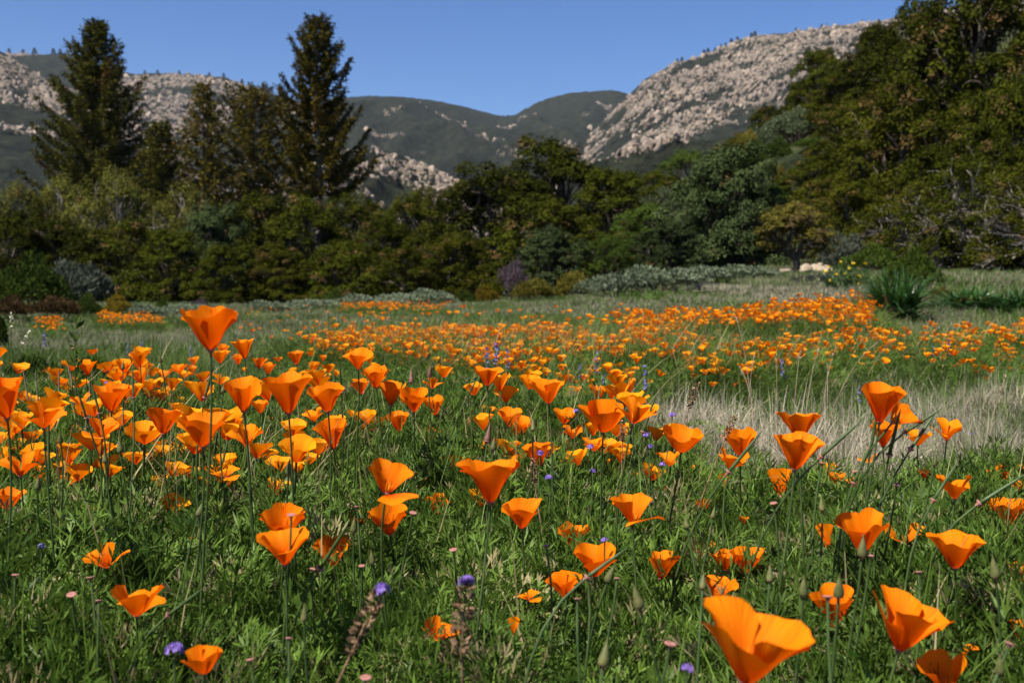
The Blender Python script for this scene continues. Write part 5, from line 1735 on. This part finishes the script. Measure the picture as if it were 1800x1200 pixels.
# their foliage
m = np.repeat(np.arange(n), 2)
fx, fy = x[m] + r.normal(0, 0.12, len(m)), y[m] + r.normal(0, 0.14, len(m))
scatter("drift_foliage", PFS, np.stack([fx, fy, ground_z(fx, fy)], 1), yaw(r, len(m), 0.15), r.uniform(1.0, 1.7, len(m)), r.integers(0, 4, len(m)),
        "feathery green poppy leaves under the meadow drift")

# ---------------------------------------------------------------- buds, pods and spent stalks
BUD = lathe("bud", [(0.001, 0), (0.010, 0.001), (0.0112, 0.006), (0.0105, 0.014), (0.0075, 0.026), (0.0042, 0.036), (0.0018, 0.045), (0.0006, 0.054)], "bud", 10)
BUD_DARK = lathe("dark_bud", [(0.001, 0), (0.009, 0.001), (0.0105, 0.006), (0.0095, 0.014), (0.0070, 0.028), (0.0040, 0.040), (0.0018, 0.050), (0.0006, 0.058)], "dark_bud", 10)
POD = lathe("pod", [(0.001, 0), (0.0045, 0.001), (0.0048, 0.02), (0.0046, 0.05), (0.0036, 0.075), (0.0018, 0.092), (0.0005, 0.100)], "stem", 8)
RIM = lathe("rim", [(0.001, -0.007), (0.003, -0.006), (0.0045, -0.001), (0.0095, 0.001), (0.0102, 0.0025), (0.009, 0.0035), (0.0045, 0.002), (0.001, 0.002)], "collar", 12)


def stalk(kind, px, py, d, lean, label, s=1.0, back=0.0):
    """a stem from the ground with a bud, a pod or only the pink rim on top; (px, py) is where the rim is seen"""
    c = at(px, py, d)
    rr_ = random.Random(int(px * 7 + py * 13))
    lean += rr_.uniform(-9, 9); back += rr_.uniform(-16, 16); s *= rr_.uniform(0.7, 1.12)
    ax = Vector((math.sin(R(lean)), math.sin(R(back)), math.cos(R(lean)))).normalized()
    h = max(c.z, 0.06)
    bx, by = c.x - ax.x * h * 0.25, c.y + 0.02 - ax.y * h * 0.4
    base = Vector((bx, by, gz(bx, by) - 0.01))
    nm = {"bud": "poppy_bud", "dark": "poppy_bud", "pod": "poppy_pod", "rim": "spent_poppy_stalk"}[kind]
    root = bpy.data.objects.new(nm, None); col.objects.link(root); root.location = base
    k = s * {"bud": 0.46, "dark": 0.60, "pod": 0.50, "rim": 0.52}[kind]
    mt = Matrix.LocRotScale(c - base, ax.to_track_quat('Z', 'Y'), (k, k, k * (1.35 if kind == "pod" else 1.0)))
    link("rim", RIM, root, mt)
    if kind != "rim":
        link("pod" if kind == "pod" else "bud", {"bud": BUD, "dark": BUD_DARK, "pod": POD}[kind], root, mt)
    cv = stem_curve((0, 0, 0), c - base, ax)
    V, F = tube(cv, np.linspace(0.0020, 0.0014, len(cv)), 6)
    link("stem", mesh_np("stem", V, F, M["stem"], smooth=True), root)
    tag(root, label, "poppy bud" if kind in ("bud", "dark") else "seed pod" if kind == "pod" else "stalk", "buds, pods and spent stalks of the near bed")


for e in [
    ("bud", 283, 637, 2.6, 0, "slim pale bud standing up left of the tallest poppy"),
    ("bud", 216, 649, 2.7, 3, "pale bud in front of the rear yellow poppies"),
    ("bud", 392, 690, 1.9, 2, "dull green bud beside the gold poppy on the tall stem"),
    ("dark", 723, 672, 2.5, 3, "brown pointed bud left of the bright yellow poppy"),
    ("dark", 755, 662, 2.5, -3, "brown bud behind the star-rimmed poppy"),
    ("dark", 856, 777, 1.9, 14, "large brown spear bud above the great centre cup"),
    ("bud", 867, 791, 1.9, 4, "green bud on a wide pink collar right of the brown spear bud"),
    ("bud", 937, 757, 2.1, 4, "little green bud right of the touching gold pair"),
    ("bud", 349, 906, 1.5, 12, "pale green bud tilted right, low at the left"),
    ("bud", 351, 945, 1.5, -2, "narrow green bud under the tilted pale one"),
    ("bud", 535, 1091, 1.15, 4, "tan-green bud alone low left of centre"),
    ("bud", 655, 990, 1.35, -4, "green bud under the clean cup, lower centre"),
    ("bud", 622, 935, 1.5, 3, "small green bud in front of the broken hidden poppy"),
    ("bud", 1208, 928, 1.4, -2, "pinkish bud left of the small round lone poppy"),
    ("bud", 1253, 910, 1.5, 2, "fat green bud right of the small round lone poppy"),
    ("bud", 1353, 1022, 1.15, 10, "soft green bud with pink collar right of the tousled pair"),
    ("bud", 1515, 978, 1.2, 0, "grey-green bud in front of the big fluted cup"),
    ("bud", 1412, 1046, 1.1, -3, "soft grey bud between the tousled pair and the thin stalks"),
    ("bud", 1474, 1048, 1.05, 1, "green bud in front of the two-stalk cup"),
    ("bud", 1750, 1015, 1.2, -4, "brownish bud near the right edge below the big cup"),
    ("bud", 1758, 1182, 0.92, -8, "soft green bud at the lower right corner"),
    ("bud", 1445, 898, 1.5, 2, "round brown-green bud beneath the pink-collared stalk"),
    ("bud", 1643, 818, 1.7, 8, "green bud with a pink wilted petal at the right"),
    ("bud", 1682, 820, 1.9, 0, "small green bud above the star-shaped poppy"),
    ("bud", 1235, 1035, 1.15, 6, "green bud left beneath the flopped poppy"),
    ("bud", 1125, 1068, 1.1, -12, "soft drooping green bud low right of centre"),
    ("bud", 1068, 1022, 1.2, 15, "dark green bud lying under the crossed wide cup"),
    ("bud", 66, 860, 1.6, 2, "small green bud under the open flopped poppy"),
    ("bud", 107, 778, 1.8, -4, "green bud left of the small low poppy"),
    ("bud", 185, 813, 1.7, -6, "green bud under the deep folded cup"),
    ("bud", 212, 795, 1.7, -3, "green bud right under the deep folded cup"),
    ("bud", 507, 833, 1.7, 0, "straw-coloured bud right of the two touching cups"),
    ("bud", 1060, 1170, 0.95, 18, "soft tilted bud on the bottom edge"),
    ("pod", 360, 700, 1.6, 14, "long dark pod slanting right against the tall stem"),
    ("pod", 152, 735, 1.7, -12, "long dark pod slanting left under the upright gold poppy"),
    ("pod", 235, 700, 1.8, -8, "dull green pod right of the medium left poppy"),
    ("pod", 175, 727, 1.8, -6, "green pod crossing the medium left poppy"),
    ("pod", 1442, 803, 1.45, 38, "long green pod slanting right before the straw"),
    ("pod", 1590, 760, 1.5, 44, "long curved green pod, left of two crossing at the right"),
    ("pod", 1600, 790, 1.5, 36, "long curved green pod, right of two crossing at the right"),
    ("pod", 1563, 800, 1.5, 2, "broad dark upright pod below the tall ragged poppy"),
    ("pod", 1530, 790, 1.6, 0, "upright green pod left of the tall ragged poppy's stem"),
    ("pod", 1500, 850, 1.5, 30, "green pod leaning right beside the frayed fading poppy"),
    ("pod", 1280, 830, 1.5, 32, "green pod slanting right before the shiny twisted cup"),
    ("pod", 295, 1081, 1.2, 46, "long green pod with pink rim slanting right at the lower left"),
    ("pod", 562, 1000, 1.3, 30, "green pod arching before the cup beside the layered one"),
    ("pod", 1030, 1015, 1.15, 62, "long green stalk slanting across the wide crossed cup"),
    ("pod", 1130, 760, 1.7, 22, "slim green pod beside the purple heads before the straw"),
    ("pod", 820, 700, 2.2, 24, "thin dark pod left of the broad centre cup"),
    ("pod", 640, 690, 2.2, 30, "dark curving pod right of the round orange cup"),
    ("pod", 600, 690, 2.2, -6, "thin upright pod by the high flared poppy"),
    ("pod", 1720, 885, 1.4, 48, "green pod arching toward the big right cup"),
    ("pod", 1640, 880, 1.4, 40, "green pod under the green bud with a wilted petal"),
    ("rim", 549, 1001, 1.35, 0, "pink rim on a bare stalk under the cup beside the layered one"),
    ("rim", 636, 995, 1.35, 4, "pink rim left of the green bud at lower centre"),
    ("rim", 797, 967, 1.4, -5, "pink rim on a stalk left below the V-shaped cup"),
    ("rim", 628, 891, 1.5, -4, "pink rim above the broken hidden poppy"),
    ("rim", 726, 902, 1.5, 6, "pink rim between the clean cup and the tilted one"),
    ("rim", 27, 1011, 1.3, 4, "pink rim near the left edge low down"),
    ("rim", 160, 1016, 1.3, -4, "pink rim below the open crumpled poppy"),
    ("rim", 126, 1046, 1.2, 8, "pink rim left of the large curled bowl"),
    ("rim", 174, 1056, 1.2, 2, "pale rim touching the large curled bowl"),
    ("rim", 512, 906, 1.3, 5, "pale pink rim in front of the upright cup behind the layered one"),
    ("rim", 643, 1192, 0.95, 0, "pink rim on the bottom edge left of the violet spike"),
    ("rim", 1033, 1017, 1.2, -10, "pink rim right of the low cup"),
    ("rim", 1015, 1053, 1.15, 6, "flat pink rim under the low cup"),
    ("rim", 1360, 885, 1.45, -10, "pink rim under the single hanging petal"),
    ("rim", 1445, 815, 1.5, 6, "pink wide collar on the stalk left of the frayed poppy"),
    ("rim", 1503, 829, 1.55, 4, "small pink collar right of the gold poppy in the leaves"),
    ("rim", 1576, 852, 1.5, -6, "pink collar under the dark upright pod"),
    ("rim", 1530, 977, 1.2, 8, "pale pink rim right of the grey-green bud"),
    ("rim", 1615, 1006, 1.2, 4, "pink rim right under the two-petal wings"),
    ("rim", 1455, 1050, 1.0, -2, "pale disc on a thin stalk before the two-stalk cup"),
    ("rim", 1775, 1133, 1.0, 8, "pink rim right of the very large soft-focus cup"),
    ("rim", 1775, 1132, 0.95, 18, "bent pink rim by the right edge near the bottom"),
    ("rim", 1178, 1133, 0.95, 6, "soft pink rim left of the largest soft-focus poppy"),
    ("rim", 1337, 1092, 0.98, -5, "soft pink rim above the largest soft-focus poppy"),
    ("rim", 508, 1122, 1.05, 3, "pink rim below the tan-green bud"),
    ("rim", 440, 1160, 1.0, -3, "pink rim right of the soft-focus round poppy"),
    ("rim", 128, 612, 2.8, 0, "pale flat disc on a stalk at the left rear"),
    ("rim", 1085, 1017, 1.3, 10, "pink rim beside the dark lying bud"),
    ("rim", 960, 960, 1.35, -4, "pink rim left of the two neighbouring cups"),
]:
    stalk(*e[:5], e[5])


# ---------------------------------------------------------------- small violet, blue, white and yellow flowers, seed spikes, dead sticks
def floret_cluster(r, c, rad, n, size, axis=(0, 0, 1)):
    """n five-petalled florets facing outward round a centre"""
    c = np.asarray(c, float)
    P, D, N = [], [], []
    for _ in range(n):
        e = rand_dirs(r, 1)[0]; e[2] = abs(e[2]) * 0.9 + 0.1
        p = c + e * rad * r.uniform(0.6, 1.05)
        a = np.cross(e, rand_dirs(r, 1)[0]); a /= np.linalg.norm(a); b = np.cross(e, a)
        for k in range(5):
            t = k * 1.2566
            P.append(p); D.append(math.cos(t) * a + math.sin(t) * b + e * 0.25); N.append(e)
    P, D, N = map(np.array, (P, D, N))
    return leaf_quads(P, D, N, np.full(len(P), size), np.full(len(P), size * 0.75))


def spike(name, px, py, d, h, mat, label, kind="head", lean=0.0, cat="flower", group=None, scale=1.0, seed=0):
    """a wildflower on a thin stem with its head centred at the pixel"""
    rr_ = np.random.default_rng(seed + int(px) * 3 + int(py))
    c = np.array(at(px, py, d))
    ax = np.array([math.sin(R(lean)), 0, math.cos(R(lean))])
    z0 = gz(c[0], c[1])
    bx = c[0] - ax[0] * (c[2] - z0) * 0.6
    root = bpy.data.objects.new(name, None); col.objects.link(root); root.location = (bx, c[1], z0 - 0.01)
    L = c - np.array(root.location)
    cv = stem_curve((0, 0, 0), L, ax)
    V, F = tube(cv, np.linspace(0.0016, 0.0011, len(cv)), 5)
    link("stem", mesh_np("stem", V, F, M["seed_head" if mat in ("seed_head", "tipped") else "stem"], smooth=True), root)
    if kind == "head":
        V, F = floret_cluster(rr_, L, 0.0058 * scale, 12, 0.0042 * scale)
        link("flower_head", mesh_np("flower_head", V, F, M[mat]), root)
    elif kind == "spike":
        ps = []
        for k in range(9):
            ps.append(floret_cluster(rr_, L + ax * (k - 5) * 0.011 * scale + rr_.normal(0, 0.003 * scale, 3), 0.010 * scale * (1.1 - k * 0.08), 3, 0.0065 * scale))
        V, F = join(ps)
        link("flower_spike", mesh_np("flower_spike", V, F, M[mat]), root)
    elif kind == "seed":
        n = 90
        t = rr_.random(n)
        an = rr_.uniform(0, 6.28, n)
        rad = 0.0055 * scale * np.sin(np.clip(t, 0.06, 0.95) * math.pi) ** 0.6
        e = np.stack([np.cos(an), np.sin(an), np.full(n, 0.5)], 1)
        P = L + np.outer((t - 0.6) * 0.052 * scale, ax) + e * rad[:, None] * 0.5
        V, F = leaf_quads(P, e, rand_dirs(rr_, n), np.full(n, 0.007 * scale), np.full(n, 0.0042 * scale))
        link("seed_spike", mesh_np("seed_spike", V, F, M["seed_head"]), root)
        if mat == "tipped":
            V, F = floret_cluster(rr_, L + ax * 0.022 * scale, 0.0045 * scale, 12, 0.004 * scale)
            link("flower_tip", mesh_np("flower_tip", V, F, M["violet"]), root)
    tag(root, label, cat, group)
    return root


VG = "violet flowers of the near bed"
for e in [
    ("violet_flower", 307, 1142, 0.98, 0, "violet", "largest soft-focus violet flower head on the bottom edge", "head", 4, 1.15),
    ("violet_flower", 1208, 1178, 0.86, 0, "violet", "soft-focus violet flower cut by the bottom edge", "head", 4, 0.8),
    ("violet_flower", 73, 961, 1.45, 0, "blue", "small blue-violet flower low at the far left", "head", 0, 0.7),
    ("violet_flower", 950, 797, 1.85, 0, "violet", "violet head in front of the orange cup right of the great one", "head", 5, 0.9),
    ("violet_flower", 965, 840, 1.8, 0, "violet", "violet head right of the small deep-orange cup", "head", -4, 0.9),
    ("violet_flower", 1013, 724, 2.3, 0, "violet", "violet head between the ruffled poppy and the broad low bowl", "head", 0, 0.9),
    ("violet_flower", 1182, 731, 2.2, 0, "violet", "violet head right of the big double-looking poppy", "head", 3, 1.1),
    ("violet_flower", 1135, 765, 2.0, 0, "violet", "violet head below the big double-looking poppy", "head", -3, 1.0),
    ("violet_flower", 1143, 785, 2.0, 0, "violet", "small violet head just below another under the double-looking poppy", "head", 4, 0.7),
    ("violet_flower", 1038, 786, 2.0, 0, "violet", "violet head before the gold tousled poppy", "head", 2, 0.9),
    ("violet_flower", 1042, 829, 1.9, 0, "violet", "violet head beside the gold poppy among purple stems", "head", -2, 0.8),
    ("violet_flower", 1063, 950, 1.5, 0, "violet", "little violet head above the wide crossed cup", "head", 2, 0.7),
    ("violet_flower", 1164, 817, 1.9, 0, "violet", "violet head before the tousled gold poppy by the straw", "head", 2, 0.8),
    ("violet_flower", 187, 674, 2.6, 0, "violet", "little violet flower behind the rear yellow poppies", "head", 0, 0.8),
    ("violet_flower", 1708, 762, 2.4, 0, "violet", "violet fleck in the dry grass right of the free gold-rimmed cup", "head", 0, 0.5),
]:
    nm, px, py, d, h, mat, lab, kind, lean, s = e
    spike(nm, px, py, d, h, mat, lab, kind, lean, "flower", VG, s)
LG = "blue lupine spikes on the meadow"
for px, py, d, s, lab in [
    (1136, 660, 3.6, 1.3, "blue lupine spike standing before the drift, right of the small lone cups"),
    (872, 622, 4.6, 2.0, "largest blue lupine patch in the drift at centre"),
    (857, 626, 4.7, 1.6, "blue lupine left beside the largest one in the drift"),
    (892, 628, 4.6, 1.4, "blue lupine right beside the largest one in the drift"),
    (1050, 634, 4.6, 1.5, "blue lupine at the near edge of the drift above the small lone cup"),
    (1062, 668, 3.7, 1.0, "small blue lupine left of the small lone cup"),
    (1020, 650, 4.2, 1.0, "small blue lupine above the trio of small cups"),
    (1375, 644, 4.2, 1.2, "blue lupine behind the straw stalks"),
    (1668, 607, 6.2, 1.6, "blue lupine among the right poppies"),
    (1640, 612, 6.0, 1.2, "smaller blue lupine left of the one among the right poppies"),
    (1510, 690, 3.4, 0.9, "pale blue lupine left of the tall ragged poppy"),
    (78, 594, 5.6, 1.4, "blue lupine at the left before the brown shrubs"),
    (248, 608, 5.2, 1.2, "blue lupine left of the tallest poppy"),
    (225, 612, 5.3, 1.0, "small blue lupine left beside the one near the tallest poppy"),
    (335, 615, 5.0, 1.0, "small blue lupine just behind the tallest poppy's stem"),
]:
    spike("lupine", px, py, d, 0, "blue", lab, "spike", 0, "flower", LG, s * 0.62)
for px, py, d, lean, mat, s, lab in [
    (1221, 692, 2.3, 20, "seed_head", 1.1, "bent dark seed spike against the straw"),
    (1284, 750, 1.9, 22, "seed_head", 0.9, "dark seed spike above the dark-rimmed cup"),
    (648, 1085, 0.98, 26, "tipped", 1.25, "soft-focus brown spike with violet tip leaning right, left of two"),
    (815, 1078, 0.98, 6, "tipped", 1.25, "soft-focus brown spike with violet tip, right of two"),
    (938, 825, 1.8, -4, "seed_head", 0.8, "pale seed spike below the purple-fronted cup"),
    (1095, 755, 2.1, 3, "seed_head", 0.8, "brown seed spike under the big double-looking poppy"),
]:
    spike("seed_spike_stem", px, py, d, 0, mat, lab, "seed", lean, "seed spike", "dry seed spikes", s)

# white-budded twigs and bare sticks at the left
for px, py, d, lean, lab in [(20, 560, 3.2, 6, "white-budded twig at the left edge, upper"), (48, 590, 3.1, 30, "white-budded twig leaning right at the left edge")]:
    spike("white_budded_twig", px, py, d, 0, "white_petal", lab, "spike", lean, "twig", "white-budded twigs", 0.5)
for i, (px, py, d, lab) in enumerate([
    (40, 650, 3.3, "bare cut stick at the far left"), (62, 655, 3.2, "bare cut stick second from the left edge"), (103, 652, 3.1, "short bare stick by the tiny lone poppy"),
    (119, 640, 3.1, "taller bare stick left of the upright gold poppy"), (124, 655, 3.0, "thin bare stick beside the taller one"), (157, 668, 3.0, "bare stick under the upright gold poppy"),
    (164, 680, 2.9, "short pale stick right of the one under the gold poppy"),
]):
    p = np.array(at(px, py, d)); b = np.array([p[0] - 0.03 * (i % 3 - 1), p[1] + 0.02, gz(p[0], p[1]) - 0.01])
    t = np.linspace(0, 1, 6)[:, None]
    o = polyline_obj("bare_stick", b * (1 - t) + p * t + np.sin(t * 3) * np.array([0.006, 0, 0]), 0.003, 0.002, "dry_stick")
    tag(o, lab, "stick", "bare sticks at the left")

# tall leafy stem at the left rear
p = at(133, 590, 3.0)
o = spike("leafy_plant", 133, 600, 3.0, 0, "stem", "tall leafy green stem above the pale disc at the left rear", "none", 2, "plant", None)
r = np.random.default_rng(71)
n = 44
L = np.array(at(133, 600, 3.0)) - np.array(o.location)
t = r.uniform(0.55, 1.12, n)
an = r.uniform(0, 6.28, n)
P = np.outer(t, L)
D = np.stack([np.cos(an), np.sin(an), r.uniform(0.7, 1.6, n)], 1)
V, F = leaf_quads(P, D, rand_dirs(r, n), np.full(n, 0.035), np.full(n, 0.011))
link("leaf_spray", mesh_np("leaf_spray", V, F, M["herb"], {"tint": np.repeat(r.random(n), 4), "dead": np.zeros(n * 4)}), o)

# yellow flowering stems at the foot of the right slope
r = np.random.default_rng(73)
YF = [(1452, 478), (1460, 494), (1458, 470), (1478, 462), (1492, 472), (1500, 464), (1510, 486), (1494, 492), (1522, 464), (1470, 484), (1486, 482), (1508, 500)]
rank = np.argsort(np.argsort([q[0] + 0.001 * q[1] for q in YF]))
for i, (px, py) in enumerate(YF):
    d = 22.0
    c = np.array(at(px, py, d)); z0 = gz(c[0], c[1])
    root = bpy.data.objects.new("yellow_flower", None); col.objects.link(root); root.location = (c[0], c[1], z0)
    L = c - np.array(root.location)
    V, F = tube([(0, 0, 0), L * 0.5 + np.array([0.02, 0, 0]), L], [0.008, 0.007, 0.005], 5)
    st = link("stem", mesh_np("stem", V, F, M["stem"], smooth=True), root)
    m = 30
    P = np.outer(r.uniform(0.1, 0.95, m), L) + r.normal(0, 0.02, (m, 3))
    V, F = leaf_quads(P, rand_dirs(r, m) + np.array([0, 0, 0.8]), rand_dirs(r, m), np.full(m, 0.16), np.full(m, 0.03))
    link("leaf_spray", mesh_np("leaf_spray", V, F, M["strap"], {"tint": np.repeat(r.random(m), 4), "dead": np.zeros(m * 4)}), root)
    V, F = floret_cluster(r, L, 0.028, 7, 0.032)
    link("flower_head", mesh_np("flower_head", V, F, M["yellow_petal"]), root)
    tag(root, "yellow flower among green stems at the foot of the right slope, %s from the left" % ORD[rank[i]], "flower", "yellow flowers at the foot of the slope")


# ---------------------------------------------------------------- the air
hz = bpy.data.materials.new("haze"); hz.use_nodes = True
hz.node_tree.nodes.remove(hz.node_tree.nodes["Principled BSDF"])
pv = hz.node_tree.nodes.new("ShaderNodeVolumePrincipled")
pv.inputs["Color"].default_value = (0.80, 0.88, 1.0, 1)
pv.inputs["Density"].default_value = 0.00003
pv.inputs["Anisotropy"].default_value = 0.2
hz.node_tree.links.new(pv.outputs[0], hz.node_tree.nodes["Material Output"].inputs["Volume"])
a, b, t = -7000.0, 7000.0, 1150.0
V = np.array([(x_, y_2, z_) for z_ in (-25.0, t) for y_2 in (a, b) for x_ in (a, b)])
F = np.array([(0, 2, 3, 1), (4, 5, 7, 6), (0, 1, 5, 4), (2, 6, 7, 3), (0, 4, 6, 2), (1, 3, 7, 5)])
hb = link("haze", mesh_np("haze", V, F, hz))
tag(hb, "thin blue haze in the air over the valley", kind="stuff")
